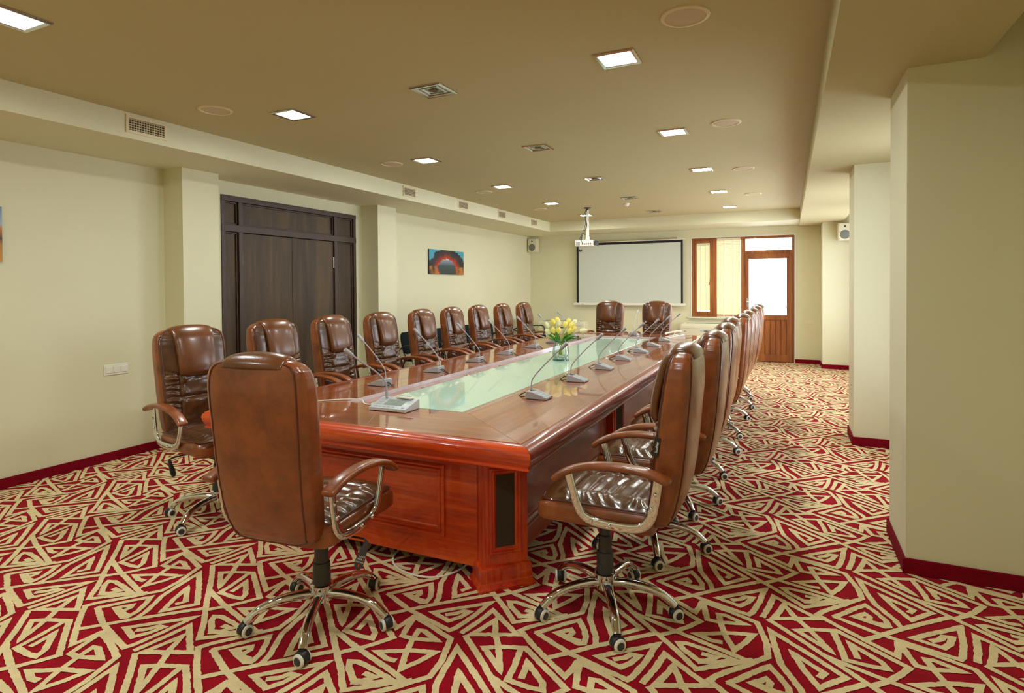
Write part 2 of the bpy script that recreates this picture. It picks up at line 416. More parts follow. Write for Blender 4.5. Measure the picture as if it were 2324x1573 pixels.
def build_floor():
    mb = MB()
    mb.add([(XL - .1, YB - .1, 0), (XW + .1, YB - .1, 0), (XW + .1, YF + .1, 0), (XL - .1, YF + .1, 0)], [[0, 1, 2, 3]], 0)
    rnd = random.Random(3)
    def poly_strip(pts, near, zi):
        P = [Vector((x, y)) for x, y in pts]
        step = 0.012 if near else 0.25
        hw = STROKE_W / 2; n = len(P)
        D = [(P[i + 1] - P[i]).normalized() for i in range(n - 1)]
        N = [Vector((-d.y, d.x)) for d in D]
        for i in range(n - 1):
            z = 0.002 + 0.00008 * zi + 0.00002 * i
            a0, b0 = P[i], P[i + 1]
            if i == 0: a0 = a0 - D[0] * hw * .5
            if i == n - 2: b0 = b0 + D[-1] * hw * .5
            k = max(1, int((b0 - a0).length / step)); vs = []
            for q in range(k + 1):
                c = a0.lerp(b0, q / k); w0 = w1 = hw
                if near and 0 < q < k: w0 += rnd.gauss(0, .0011); w1 += rnd.gauss(0, .0011)
                vs += [c + N[i] * w0, c - N[i] * w1]
            m = len(vs) // 2
            mb.add([(p.x, p.y, z) for p in vs], [[2 * j, 2 * j + 1, 2 * j + 3, 2 * j + 2] for j in range(m - 1)], 1)
            if i:                                        # wedge on the outer side of the corner
                turn = D[i - 1].x * D[i].y - D[i - 1].y * D[i].x
                sg = -1 if turn > 0 else 1
                a = P[i] + N[i - 1] * hw * sg; b = P[i] + N[i] * hw * sg
                mm = N[i - 1] + N[i]; w = [P[i], a, b]
                if mm.length > .35:
                    mm = mm * (2 / mm.length_squared); tip = P[i] + mm * hw * sg * min(1, 2.4 / mm.length)
                    w = [P[i], a, tip, b]
                mb.add([(p.x, p.y, z + .00001) for p in w], [list(range(len(w)))], 1)
    for r in range(-6, 18):
        for k in range(-14, 16):
            ox, oy = LA * k + LA / 2 * r, LB * r
            cx, cy = -2.85 + ox, 1.8 + oy
            if not (XL - .7 < cx < XW + .7 and YB - .6 < cy < YF + .8): continue
            near = cy < 5.2 and cx * .906 + cy * .42 > -4.5
            for zi, st in enumerate(STROKES):
                pts = [(x + ox, y + oy) for x, y in st]
                mx = sum(q[0] for q in pts) / len(pts); my = sum(q[1] for q in pts) / len(pts)
                if not (XL - .25 < mx < XW + .25 and YB - .2 < my < YF + .25): continue
                poly_strip(pts, near, zi)
    o = mb.build('floor', [M['carpet_red'], M['carpet_cream']], smooth=False, fixn=False)
    me = o.data
    bm = bmesh.new(); bm.from_mesh(me)
    for f in bm.faces:
        if f.normal.z < 0: f.normal_flip()
    for pl in (((XL - .12, 0, 0), (-1, 0, 0)), ((XW + .12, 0, 0), (1, 0, 0)), ((0, YF + .12, 0), (0, 1, 0)), ((0, YB - .12, 0), (0, -1, 0))):
        bmesh.ops.bisect_plane(bm, geom=bm.verts[:] + bm.edges[:] + bm.faces[:], plane_co=pl[0], plane_no=pl[1], clear_outer=True)
    bm.to_mesh(me); bm.free()
    return S(o)
build_floor()

# ------------------------------------------------------------------ shell
def sbox(name, lo, hi, m, bev=0.0):
    return S(MB().box(lo, hi, bev).build(name, m, smooth=bev > 0))

# left wall with the opening of the double door
DY0, DY1, DZ = 4.314, 6.433, 2.487
mb = MB()
mb.box((XL - .2, YB - .2, 0), (XL, DY0, HC)).box((XL - .2, DY1, 0), (XL, YF + .2, HC)).box((XL - .2, DY0, DZ), (XL, DY1, HC))
S(mb.build('wall_left', M['wall'], smooth=False))
# far wall with the window and balcony-door opening
WX0, WX1, WX2, WZ0, WZ1 = -1.783, -0.818, 0.107, 0.865, 2.452
mb = MB()
mb.box((XL, YF, 0), (WX0, YF + .25, HC)).box((WX0, YF, 0), (WX1, YF + .25, WZ0)).box((WX0, YF, WZ1), (WX2, YF + .25, HC)).box((WX2, YF, 0), (XW + .2, YF + .25, HC))
S(mb.build('wall_far', M['wall'], smooth=False))
S(MB().box((XL - .2, YB - .2, 0), (XW + .2, YB, HC)).build('wall_back', M['wall'], smooth=False))
# window wall on the right: parapet, piers and lintel around wide openings between the columns
RW = [(4.7, 5.85), (7.2, 9.0), (9.4, 11.4)]
RZ0, RZ1 = 0.5, 2.54
mb = MB()
ys = [YB] + [q for a in RW for q in a] + [YF]
for i in range(0, len(ys), 2): mb.box((XW, ys[i], 0), (XW + .2, ys[i + 1], HC + .1))
for a, b in RW: mb.box((XW, a, 0), (XW + .2, b, RZ0)).box((XW, a, RZ1), (XW + .2, b, HC + .1))
S(mb.build('wall_right', M['wall'], smooth=False))
# ceiling
S(MB().box((XL - .2, YB - .2, HC), (XW + .2, YF + .25, HC + .15)).build('ceiling', M['ceiling'], smooth=False))
sbox('trim_1', (XL, YB, HB), (XB, YF, HC), M['wall'])                       # drop beam along the left wall
sbox('trim_2', (XB, YFB, HB), (XR, YF, HC), M['wall'])                      # drop beam along the far wall
sbox('trim_3', (XR, YB, HR), (XP, YF, HC), M['ceiling'])                       # wide drop beam along the windows
# columns
def column(name, lo, hi): return sbox(name, lo, hi, M['wall'])
column('column_left', (XL, 3.694, 0), (-5.10, 4.083, HB))
column('column_left', (XL, 6.562, 0), (-5.085, 6.98, HB))
column('column_right', (XC, 3.623, 0), (XW, 4.17, HR))
column('column_right', (XC, 6.318, 0), (XW, 6.79, HR))
column('column_right', (XC, 11.86, 0), (XW, YF, HR))
for y0, y1 in ((3.623, 4.17), (6.318, 6.79), (11.86, YF)):
    sbox('column_right', (XP, y0, HR), (XW, y1, HC), M['wall'])
# skirting in dark red carpet
BH, BT = 0.081, 0.014
def base(name, lo, hi): return S(MB().box((lo[0], lo[1], 0), (hi[0], hi[1], BH), 0.004, 1).build(name, M['baseboard']))
base('baseboard_left', (XL, YB), (XL + BT, 3.694)); base('baseboard_left', (XL, 4.083), (XL + BT, DY0)); base('baseboard_left', (XL, DY1), (XL + BT, 6.562)); base('baseboard_left', (XL, 6.98), (XL + BT, YF))
for y0, y1, xx in ((3.694, 4.083, -5.10), (6.562, 6.98, -5.085)):
    base('baseboard_left', (XL, y0 - BT), (xx + BT, y0)); base('baseboard_left', (xx, y0), (xx + BT, y1)); base('baseboard_left', (XL, y1), (xx + BT, y1 + BT))
base('baseboard_far', (XL, YF - BT), (WX1 - .01, YF)); base('baseboard_far', (WX2 + .01, YF - BT), (XC, YF))
for y0, y1 in ((3.623, 4.17), (6.318, 6.79)):
    base('baseboard_right', (XC - BT, y0 - BT), (XW, y0)); base('baseboard_right', (XC - BT, y0), (XC, y1)); base('baseboard_right', (XC - BT, y1), (XW, y1 + BT))
base('baseboard_right', (XC - BT, 11.86 - BT), (XW, 11.86)); base('baseboard_right', (XC - BT, 11.86), (XC, YF))
base('baseboard_right', (XW - BT, YB), (XW, 3.6)); base('baseboard_right', (XW - BT, 4.19), (XW, 6.3)); base('baseboard_right', (XW - BT, 6.81), (XW, 11.84))
base('baseboard_back', (XL, YB), (XW, YB + BT))

# windows of the right wall
for i, (a, b) in enumerate(RW):
    r = thing('window_%d' % (i + 2), 'window in the right-hand wall between the columns', 'window', (XW + .1, a, RZ0))
    del r['label']; del r['category']; r['kind'] = 'structure'
    w, h = b - a, RZ1 - RZ0; fr = MB(); t = .06
    fr.box((-.03, 0, 0), (.03, w, t)).box((-.03, 0, h - t), (.03, w, h)).box((-.03, 0, t), (.03, t, h - t)).box((-.03, w - t, t), (.03, w, h - t)).box((-.03, w / 2 - t / 2, t), (.03, w / 2 + t / 2, h - t))
    fr.build('window_frame', M['brown_pvc'], r, smooth=False)
    MB().box((-.004, t, t), (.004, w / 2 - t / 2, h - t)).build('pane', M['pane'], r, smooth=False)
    MB().box((-.004, w / 2 + t / 2, t), (.004, w - t, h - t)).build('pane', M['pane'], r, smooth=False)

# far window and balcony door (brown wood-grain frames)
r = thing('window_1', '', '', (0, YF + .05, 0)); del r['label']; del r['category']; r['kind'] = 'structure'
fr = MB(); d0, d1 = -.045, .035; t = .055
for xa, xb in ((WX0 + t, -1.385), (-1.297, WX1 - .03)): fr.box((xa, d0 + .002, WZ0), (xb, d1 - .002, WZ0 + t)).box((xa, d0 + .002, WZ1 - t), (xb, d1 - .002, WZ1))
fr.box((WX0, d0, WZ0), (WX0 + t, d1, WZ1), .006)
fr.box((-1.385, d0, WZ0), (-1.297, d1, WZ1), .006).box((WX1 - .03, d0, WZ0), (WX1 + .03, d1, WZ1), .006)
fr.build('window_frame', M['brown_pvc'], r)
sash = MB()
for lo, hi in (((WX0 + t + .05, WZ0 + t), (-1.435, WZ0 + t + .05)), ((WX0 + t + .05, WZ1 - t - .05), (-1.435, WZ1 - t)), ((WX0 + t, WZ0 + t), (WX0 + t + .05, WZ1 - t)), ((-1.435, WZ0 + t), (-1.385, WZ1 - t))):
    sash.box((lo[0], d0 - .015, lo[1]), (hi[0], d1 - .02, hi[1]), .006)
sash.build('sash', M['brown_pvc'], r)
hb = MB().box((-1.425, -.075, 1.60), (-1.397, -.058, 1.66), .004).tube([(-1.411, -.075, 1.63), (-1.411, -.10, 1.63), (-1.425, -.105, 1.56), (-1.445, -.105, 1.50)], .008, 8)
hb.build('window_handle', M['brown_pvc'], r)
MB().box((WX0 + .05, .0, WZ0 + .05), (-1.39, .006, WZ1 - .05)).build('pane', M['pane'], r, smooth=False)
MB().box((-1.30, .0, WZ0 + .05), (WX1 - .03, .006, WZ1 - .05)).build('pane', M['pane'], r, smooth=False)
S(MB().box((WX0 - .06, YF - .07, WZ0 - .035), (WX1 + .0, YF + .01, WZ0), .006).build('window_sill', M['creamp']))
S(MB().box((WX0 - .025, YF - .008, WZ1), (WX2 + .025, YF + .04, WZ1 + .022)).box((WX2, YF - .008, 0.02), (WX2 + .022, YF + .04, WZ1)).box((WX0 - .022, YF - .008, WZ0), (WX0, YF + .04, WZ1)).build('trim_4', M['whitep'], smooth=False))

r = thing('door_2', '', '', (0, YF + .05, 0)); del r['label']; del r['category']; r['kind'] = 'structure'
fr = MB()
fr.box((WX1 + .055, d0 + .002, 2.405), (WX2 - .045, d1, WZ1)).box((WX1 + .031, d0, 0), (WX1 + .055, d1, WZ1), .004).box((WX2 - .045, d0, 0), (WX2, d1, WZ1), .006).box((WX1 + .055, d0 + .002, 2.102), (WX2 - .045, d1, 2.175)).box((WX1 + .04, d0 + .01, 0), (WX2 - .01, d1 + .03, .03))
fr.build('door_frame', M['brown_pvc'], r)
MB().box((WX1 + .05, .0, 2.17), (WX2 - .04, .006, 2.41)).build('pane', M['pane'], r, smooth=False)
lx0, lx1 = WX1 + .055, WX2 - .045
lf = MB()
lf.box((lx0, d0 - .02, .012), (-.70, d1 - .02, 2.112), .006).box((-.03, d0 - .02, .012), (lx1, d1 - .02, 2.112), .006)
lf.box((-.71, d0 - .018, 2.01), (-.02, d1 - .02, 2.11), .006).box((-.71, d0 - .018, .82), (-.02, d1 - .02, .915), .006).box((-.71, d0 - .018, .014), (-.02, d1 - .02, .15), .006)
lo = lf.build('leaf', M['brown_pvc'], r)
pb = MB(); n = 7
for i in range(n):
    x0 = -.70 + i * .67 / n; pb.box((x0 + .002, d0 + .005, .145), (x0 + .67 / n - .002, d1 - .02, .825), .004, 1)
pb.box((-.705, -.005, .1), (-.02, .012, .86)); pb.build('lower_panel', M['brown_pvc'], lo)
MB().box((-.705, .0, .91), (-.025, .006, 2.015)).build('pane', M['pane'], lo, smooth=False)
MB().box((lx0 + .015, -.077, 1.06), (lx0 + .045, -.063, 1.24), .004).tube([(lx0 + .03, -.07, 1.17), (lx0 + .03, -.115, 1.17), (lx0 + .10, -.118, 1.17)], .009, 8).build('door_handle', M['steel'], lo)
for z in (1.25, 1.95, .3): MB().lathe([(.008, z - .05), (.008, z + .05)], 8, mtx=Matrix.Translation((lx1 + .01, -.06, 0))).build('hinge', M['brown_pvc'], lo)

# balcony outside
S(MB().box((-3.5, YF + .25, -.25), (2.0, YF + 1.7, -.02)).build('balcony_floor', M['facade'], smooth=False))
rl = MB()
rl.box((-3.5, YF + 1.55, .98), (2.0, YF + 1.6, 1.03))
for i in range(9): rl.box((-3.4 + i * .66, YF + 1.56, -.02), (-3.37 + i * .66, YF + 1.59, .98))
tag(rl.build('balcony_railing', M['facade'], smooth=False), 'pale railing outside the glazed balcony door', 'railing')

# venetian blinds in the far window
def blind(x0, x1, z0, z1, y, label):
    t = thing('venetian_blind', label, 'window blind', ((x0 + x1) / 2, y, z1), group='cream venetian blinds in the far window')
    w = (x1 - x0) / 2; H = z1 - z0
    MB().box((-w, -.014, -.03), (w, .014, 0), .003).build('headrail', M['creamp'], t)
    n = int((H - .04) / .030); sl = MB()
    for i in range(n):
        z = -.04 - i * .030; a = radians(68); hw = .0165
        dy, dz = cos(a) * hw, sin(a) * hw
        sl.add([(-w, -dy, z - dz), (w, -dy, z - dz), (w, 0, z + .0018), (-w, 0, z + .0018), (w, dy, z + dz), (-w, dy, z + dz)], [[0, 1, 2, 3], [3, 2, 4, 5]])
    sl.build('slats', M['blind'], t, ang=80)
    for fx in (-.42, .42) if w < .2 else (-.4, .38):
        MB().box((fx * w * 1.0 - .006, -.017, -H + .01), (fx * w + .006, -.015, -.02)).build('ladder_tape', M['whitep'], t, smooth=False)
    MB().box((-w, -.012, -H), (w, .012, -H + .018), .003).build('bottom_rail', M['creamp'], t)
blind(WX0 + .10, -1.43, WZ0 + .10, WZ1 - .105, YF - .035, 'cream slatted blind on the narrow opening sash of the far window')
blind(-1.292, WX1 - .035, WZ0 + .005, WZ1 - .015, YF - .035, 'cream slatted blind on the fixed pane beside the balcony door')

# dark double door in the left wall
r = thing('door_1', '', '', (XL, 0, 0)); del r['label']; del r['category']; r['kind'] = 'structure'
fr = MB(); X0, X1 = -.09, .012
for y0, y1 in ((DY0, DY0 + .05), (4.53, 4.585), (6.01, 6.065), (DY1 - .05, DY1)): fr.box((X0, y0, 0), (X1, y1, DZ), .006)
for z0, z1 in ((DZ - .06, DZ), (2.105, 2.18)): fr.box((X0, DY0, z0), (X1 + .004, DY1, z1), .006)
fr.box((-.13, DY0, 0), (-.10, DY1, DZ)); fr.build('door_frame', M['door_frame_dark'], r)  # unseen sheet behind the leaves, added to stop daylight leaking through the gaps
for y0, y1, z0, z1 in ((DY0 + .05, 4.53, 2.18, DZ - .06), (4.585, 6.01, 2.18, DZ - .06), (6.065, DY1 - .05, 2.18, DZ - .06), (DY0 + .05, 4.53, 0, 2.105), (6.065, DY1 - .05, 0, 2.105)):
    p_ = MB().box((-.06, y0, z0), (-.03, y1, z1)).build('fixed_panel', M['door_dark'], r, smooth=False)
    bd = MB(); e = .018
    bd.box((-.03, y0, z0), (-.012, y0 + e, z1), .004).box((-.03, y1 - e, z0), (-.012, y1, z1), .004).box((-.03, y0, z0), (-.012, y1, z0 + e), .004).box((-.03, y0, z1 - e), (-.012, y1, z1), .004)
    bd.build('bead', M['door_frame_dark'], p_)
for y0, y1, hy in ((4.588, 5.298, 4.588), (5.302, 6.008, 6.008)):
    l_ = MB().box((-.055, y0, .01), (-.012, y1, 2.10), .003).build('leaf', M['door_dark'], r)
    for z in (1.83, .4):
        MB().lathe([(.0, z - .07), (.009, z - .068), (.009, z + .068), (.0, z + .07)], 10, mtx=Matrix.Translation((-.006, hy, 0))).build('hinge', M['chrome'], l_)

# ------------------------------------------------------------------ ceiling fittings
ORD = ['first', 'second', 'third', 'fourth', 'fifth', 'sixth', 'seventh', 'eighth', 'ninth']
def lamp_root(lit, loc, label, group):
    t = thing('recessed_ceiling_light', label, 'ceiling light', loc, 0, group)
    a, b = .118, .092
    rim = MB(); prof = [(a, 0), (a, -.006), (a - .008, -.011), (b + .004, -.010), (b, -.004), (b, 0)]
    rings = [[Vector((sx * q[0], sy * q[0], q[1])) for sx, sy in ((1, 1), (-1, 1), (-1, -1), (1, -1))] for q in prof]
    rim.loft(rings, False); rim.build('frame', M['lamp_rim'], t, ang=20)
    if lit:
        MB().add([(-b, -b, -.0045), (b, -b, -.0045), (b, b, -.0045), (-b, b, -.0045)], [[3, 2, 1, 0]]).build('diffuser', M['lamp'], t, smooth=False, fixn=False)
    else:
        MB().add([(-b, -b, -.002), (b, -b, -.002), (b, b, -.002), (-b, b, -.002)], [[3, 2, 1, 0]]).build('diffuser', M['off_glass'], t, smooth=False, fixn=False)
        inn = MB()
        rings = [[Vector((sx * q, sy * q, z)) for sx, sy in ((1, 1), (-1, 1), (-1, -1), (1, -1))] for q, z in ((.062, -.002), (.062, -.006), (.054, -.006), (.054, -.002))]
        inn.loft(rings, False).build('inner_frame', M['lamp_rim'], t, ang=20)
        MB().lathe([(.0, -.016), (.026, -.013), (.034, -.004)], 16).build('bulb', M['off_glass'], t)
    return t
LY = [-0.2, 1.6, 3.40, 5.23, 7.05, 8.83, 10.6]
first = None
for side, x in (('left', -3.42), ('right', -0.90)):
    for i, y in enumerate(LY):
        vis = i - (1 if side == 'left' else 2)
        if side == 'left': vis = i - 1
        lab = ('lit square ceiling light in the %s row, %s from the front of the photo' % (side, ORD[vis])) if vis >= 0 else 'lit square ceiling light in the %s row, above the viewpoint, %s' % (side, 'near the rear wall' if i == 0 else 'just out of frame')
        if first is None: first = lamp_root(True, (x, y, HC), lab, 'lit square ceiling lights')
        else: dup(first, (x, y, HC), 0, lab, 'lit square ceiling lights')
first = None
for i, y in enumerate(LY[2:]):
    lab = 'unlit square ceiling spot with chrome frame in the middle row, %s from the front' % ORD[i]
    if first is None: first = lamp_root(False, (-2.16, y, HC), lab, 'unlit square ceiling spots')
    else: dup(first, (-2.16, y, HC), 0, lab, 'unlit square ceiling spots')
first = None
for side, x, ysp in (('right', -.46, (3.015, 5.12, 7.206, 9.28)), ('left', -3.845, (3.06, 5.21, 7.33, 9.38))):
    for i, y in enumerate(ysp):
        lab = 'round flat ceiling loudspeaker in the %s row, %s from the front' % (side, ORD[i])
        if first is None:
            first = thing('ceiling_speaker', lab, 'ceiling speaker', (x, y, HC), 0, 'round ceiling loudspeakers')
            MB().lathe([(.118, 0), (.118, -.005), (.112, -.009), (.1, -.009), (.098, -.004), (.098, 0)], 40, caps=False).build('rim', M['vent'], first)
            MB().lathe([(.099, -.004), (.05, -.0085), (.0, -.009)], 40).build('grille', mat('speaker_grille_cream', srgb(206, 190, 158), 0.7, bump=.6, bscale=900), first)
        else: dup(first, (x, y, HC), 0, lab, 'round ceiling loudspeakers')
t = thing('smoke_detector', 'small white round smoke detector on the ceiling past the projector mount', 'smoke detector', (-2.36, 9.42, HC))
MB().lathe([(.05, 0), (.05, -.012), (.042, -.016)], 24).build('base', M['whitep'], t)
MB().lathe([(.04, -.016), (.038, -.035), (.026, -.045), (.0, -.047)], 24).build('sensor_head', M['whitep'], t)

# air grilles on the drop beam
def vent(y0, y1, z0, z1, label):
    w, h = y1 - y0, z1 - z0
    t = thing('air_vent', label, 'air vent', (XB, y0, z0), 0, 'air vents in the left drop beam')
    b = .022; fr = MB()
    fr.box((0, 0, 0), (.01, w, b), .002).box((0, 0, h - b), (.01, w, h), .002).box((0, 0, b), (.01, b, h - b), .002).box((0, w - b, b), (.01, w, h - b), .002)
    fr.build('frame', M['vent'], t)
    MB().box((.0005, b, b), (.002, w - b, h - b)).build('backing', M['grille_dark'], t, smooth=False)
    n = 5; fi = MB()
    for i in range(n):
        z = b + (i + .5) * (h - 2 * b) / n
        fi.add([(.002, b, z + .006), (.009, b, z - .003), (.009, w - b, z - .003), (.002, w - b, z + .006)], [[0, 1, 2, 3]])
    k = int(w / .022)
    for i in range(1, k):
        y = b + i * (w - 2 * b) / k; fi.box((.0022, y - .002, b), (.004, y + .002, h - b))
    fi.build('louvres', M['vent'], t, smooth=False)
for i, (a, b, lb) in enumerate(((2.79, 3.112, 'widest air vent on the left drop beam, nearest the camera'), (6.285, 6.571, 'air vent on the left drop beam just past the dark double door'), (7.677, 7.975, 'air vent on the left drop beam, third from the front'), (9.023, 9.32, 'air vent on the left drop beam above the rock arch picture'), (10.447, 10.735, 'air vent on the left drop beam by the far corner, last of the row'))):
    vent(a, b, 2.672, 2.806, lb)

# ------------------------------------------------------------------ wall objects
def wall_speaker(loc, rotz, label):
    t = thing('wall_speaker', label, 'loudspeaker', loc, rotz, 'cream loudspeakers on the far wall')   # front faces -Y
    MB().box((-.11, -.10, 0), (.11, .06, .305), .018, 3).build('cabinet', M['creamp'], t)
    MB().lathe([(.078, 0), (.078, .004), (.07, .006), (.0, .003)], 32, mtx=Matrix.Translation((0, -.1, .105)) @ Matrix.Rotation(pi / 2, 4, 'X')).build('woofer', M['grey_cone'], t)
    MB().lathe([(.016, 0), (.014, .004), (.0, .006)], 20, mtx=Matrix.Translation((0, -.1, .245)) @ Matrix.Rotation(pi / 2, 4, 'X')).build('tweeter', M['blackp'], t)
    for sx in (-.085, .085):
        for z in (.03, .155, .275):
            MB().lathe([(.006, 0), (.005, .003), (0, .004)], 10, mtx=Matrix.Translation((sx, -.1, z)) @ Matrix.Rotation(pi / 2, 4, 'X')).build('screw', M['greyp'], t)
    MB().box((-.03, -.1035, .04), (.02, -.101, .05)).build('badge', M['red_text'], t, smooth=False)
    MB().box((-.03, .06, .10), (.03, .115, .20), .005).build('bracket', M['creamp'], t)
    return t
wall_speaker((-5.235, 12.38, 2.275), radians(0), 'cream loudspeaker in the left far corner under the beam')
wall_speaker((0.885, 11.74, 2.255), radians(0), 'cream loudspeaker at the right end, half hidden by a column')
t = tag(MB().tube([(-5.34, YF - .02, 2.58), (-5.345, YF - .012, 2.63)], .004, 6).build('speaker_cable', M['creamp']), 'thin cable above the left corner loudspeaker', 'cable')

def picture(y0, y1, z0, z1, m, label):
    t = thing('canvas_picture', label, 'picture', (XL + .014, (y0 + y1) / 2, (z0 + z1) / 2))
    w, h = (y1 - y0) / 2, (z1 - z0) / 2
    MB().box((-.013, -w, -h), (.0115, w, h), .002).build('canvas_frame', M['blackp'], t)
    MB().add([(.0122, -w, -h), (.0122, w, -h), (.0122, w, h), (.0122, -w, h)], [[0, 1, 2, 3]]).build('print', m, t, smooth=False)
picture(8.225, 9.363, 1.72, 2.133, M['arch_print'], 'landscape print of a glowing red rock arch on the left wall')
picture(1.27, 2.405, 1.712, 2.125, M['field_print'], 'golden landscape print cut off by the left photo edge')

t = thing('light_switch', 'white triple light switch on the left wall beside the column', 'light switch', (XL, 3.23, .798))
MB().box((0, -.103, -.047), (.009, .103, .047), .004, 3).build('plate', M['whitep'], t)
for k in (-1, 0, 1): MB().box((.008, k * .064 - .027, -.028), (.016, k * .064 + .027, .028), .004).build('rocker', M['whitep'], t)
t = thing('wall_socket', 'cream double socket on the far wall right of the balcony door', 'wall socket', (.345, YF, .797))
MB().box((-.086, -.009, -.042), (.086, 0, .042), .004, 3).build('plate', M['creamp'], t)
MB().lathe([(.03, 0), (.027, -.004), (.024, -.001), (0, -.001)], 24, mtx=Matrix.Translation((-.043, -.009, 0)) @ Matrix.Rotation(-pi / 2, 4, 'X')).build('socket', M['creamp'], t)
MB().box((.015, -.013, -.028), (.071, -.008, .028), .004).build('cover', M['creamp'], t)

# projection screen
t = thing('projection_screen', 'white pull-down projection screen with black borders on the far wall', 'projection screen', (0, YF - .10, 0))
x0, x1 = -4.215, -1.945; zt, zb = 2.435, 1.135
MB().box((x0 - .05, -.03, zt), (x1 + .06, .03, zt + .02), .006).build('case', M['whitep'], t)
MB().add([(x0, 0, zb), (x1, 0, zb), (x1, 0, zt), (x0, 0, zt)], [[0, 1, 2, 3]]).box((x0, .001, zb), (x1, .003, zt)).build('border', M['screen_black'], t, smooth=False)
MB().add([(x0 + .045, -.002, zb), (x1 - .04, -.002, zb), (x1 - .04, -.002, zt - .05), (x0 + .045, -.002, zt - .05)], [[0, 1, 2, 3]]).build('screen_surface', M['screen'], t, smooth=False)
bb = MB().box((x0 - .075, -.025, zb - .05), (x1 + .05, .025, zb), .008, 3).build('weight_bar', M['whitep'], t)
text('view', .03, Matrix.Translation((x0 + .14, -.0256, zb - .025)) @ Matrix.Rotation(pi / 2, 4, 'X'), M['dark_text'], 'lettering', bb)
MB().tube([(x0 + .07, -.01, zt - .14), (x0 + .085, -.03, zt - .17), (x0 + .11, -.035, zt - .165), (x0 + .12, -.02, zt - .14)], .014, 8).build('hook', M['blackp'], t)
for bx in (x0 + .1, -3.05, x1 - .1):
    MB().box((bx - .015, -.012, zt + .012), (bx + .015, .098, zt + .045), .005).build('bracket', M['whitep'], t)

# fan-coil heaters under screen and window
def fan_coil(x0, x1, label):
    w = x1 - x0; D = .21
    t = thing('fan_coil_unit', label, 'air conditioner', (x0, YF - .005, 0), 0, 'white floor fan-coil units')
    prof = []
    for k in range(9):
        a = pi / 2 * k / 8; prof.append((-D + .07 - .07 * sin(a), .735 - .07 + .07 * cos(a)))
    poly = [(0, .735)] + prof + [(-D, .09), (0, .09)]
    rings = []
    for f, s in ((0, .93), (.02, .985), (.05, 1.0), (w - .05, 1.0), (w - .02, .985), (w, .93)):
        rings.append([Vector((f, y * (s if s < 1 else 1), .41 + (z - .41) * s)) for y, z in poly])
    MB().loft(rings).build('casing', M['creamp'], t)
    gr = MB()
    for k in range(6): gr.box((.12, -.05 - .018 * k, .7355), (w - .12, -.042 - .018 * k, .737))
    gr.build('outlet_grille', M['greyp'], t, smooth=False)
    MB().box((.06, -D - .001, .63), (w - .06, -D + .001, .634)).build('panel_seam', M['greyp'], t, smooth=False)
    MB().box((.4, -D - .0015, .57), (.6, -D + .001, .61)).build('nameplate', M['mic_light'], t, smooth=False)
    MB().box((.48, -D - .003, .578), (.62, -D + .001, .596)).build('display', M['blackp'], t, smooth=False)
    MB().box((.1, -D - .0012, .57), (.13, -D + .001, .582)).build('badge', M['greyp'], t, smooth=False)
    MB().box((.03, -D + .03, 0), (w - .03, -.01, .1)).build('plinth', M['greyp'], t, smooth=False)
fan_coil(-5.10, -4.0, 'white fan-coil unit under the left end of the projection screen')
fan_coil(-2.0, -0.87, 'white fan-coil unit under the far window')

# projector
t = thing('projector', 'white ceiling projector on a pole in front of the screen', 'projector', (-3.07, 9.6, HC))
MB().lathe([(.06, 0), (.06, -.012), (.026, -.02), (.022, -.04)], 20).build('ceiling_plate', M['greyp'], t)
MB().lathe([(.021, -.02), (.021, -.26)], 16).lathe([(.027, -.24), (.027, -.50)], 16).lathe([(.035, -.49), (.035, -.53), (.05, -.545)], 16).build('mount_pole', M['whitep'], t)
pb = MB().box((-.175, -.13, -.655), (.135, .13, -.555), .014, 3).build('body', M['whitep'], t)
MB().box((.135, -.10, -.645), (.165, .10, -.565), .01).build('end_panel', M['greyp'], pb)
MB().lathe([(.04, 0), (.04, .02), (.03, .02), (0, .012)], 20, mtx=Matrix.Translation((.06, .13, -.605)) @ Matrix.Rotation(-pi / 2, 4, 'X')).build('lens', M['blackp'], pb)
gb = MB()
for k in range(8): gb.box((-.16 + .009 * k, -.1325, -.64), (-.156 + .009 * k, -.129, -.58))
gb.build('vent_slots', M['greyp'], pb, smooth=False)
pp = MB()
for k in range(5): pp.box((-.06 + .035 * k, -.1325, -.63), (-.04 + .035 * k, -.129, -.605))
pp.build('ports', M['dark_text'], pb, smooth=False)
MB().tube(smooth_path([(.0, -.02, -.03), (-.03, -.03, -.15), (-.005, -.035, -.30), (-.05, -.05, -.42), (-.075, -.09, -.50), (-.07, -.13, -.56), (-.04, -.14, -.61)]), .005, 6).build('cable', M['blackp'], t)
MB().tube(smooth_path([(-.01, .02, -.03), (-.045, .0, -.18), (-.055, -.02, -.32), (-.06, -.06, -.45), (-.03, -.14, -.57), (.0, -.145, -.61)]), .005, 6).build('cable', M['whitep'], t)
MB().tube(smooth_path([(-.01, -.03, -.02), (-.045, -.04, -.14), (-.02, -.05, -.28), (-.085, -.07, -.47), (-.11, -.09, -.52), (-.08, -.12, -.56)]), .004, 6).build('cable', M['blackp'], t)

# ------------------------------------------------------------------ conference table
TX0, TX1, TY0, TY1, TZ = -3.19, -1.04, 2.41, 8.99, 0.77
RX0, RX1, RY0, RY1, RZ = -2.575, -1.685, 2.985, 8.42, 0.744
SEAM = (4.58, 6.80)
table = thing('conference_table', 'long glossy cherry-wood conference table with pale green glass centre', 'table', ((TX0 + TX1) / 2, TY0, 0))
TOX, TOY = (TX0 + TX1) / 2, TY0
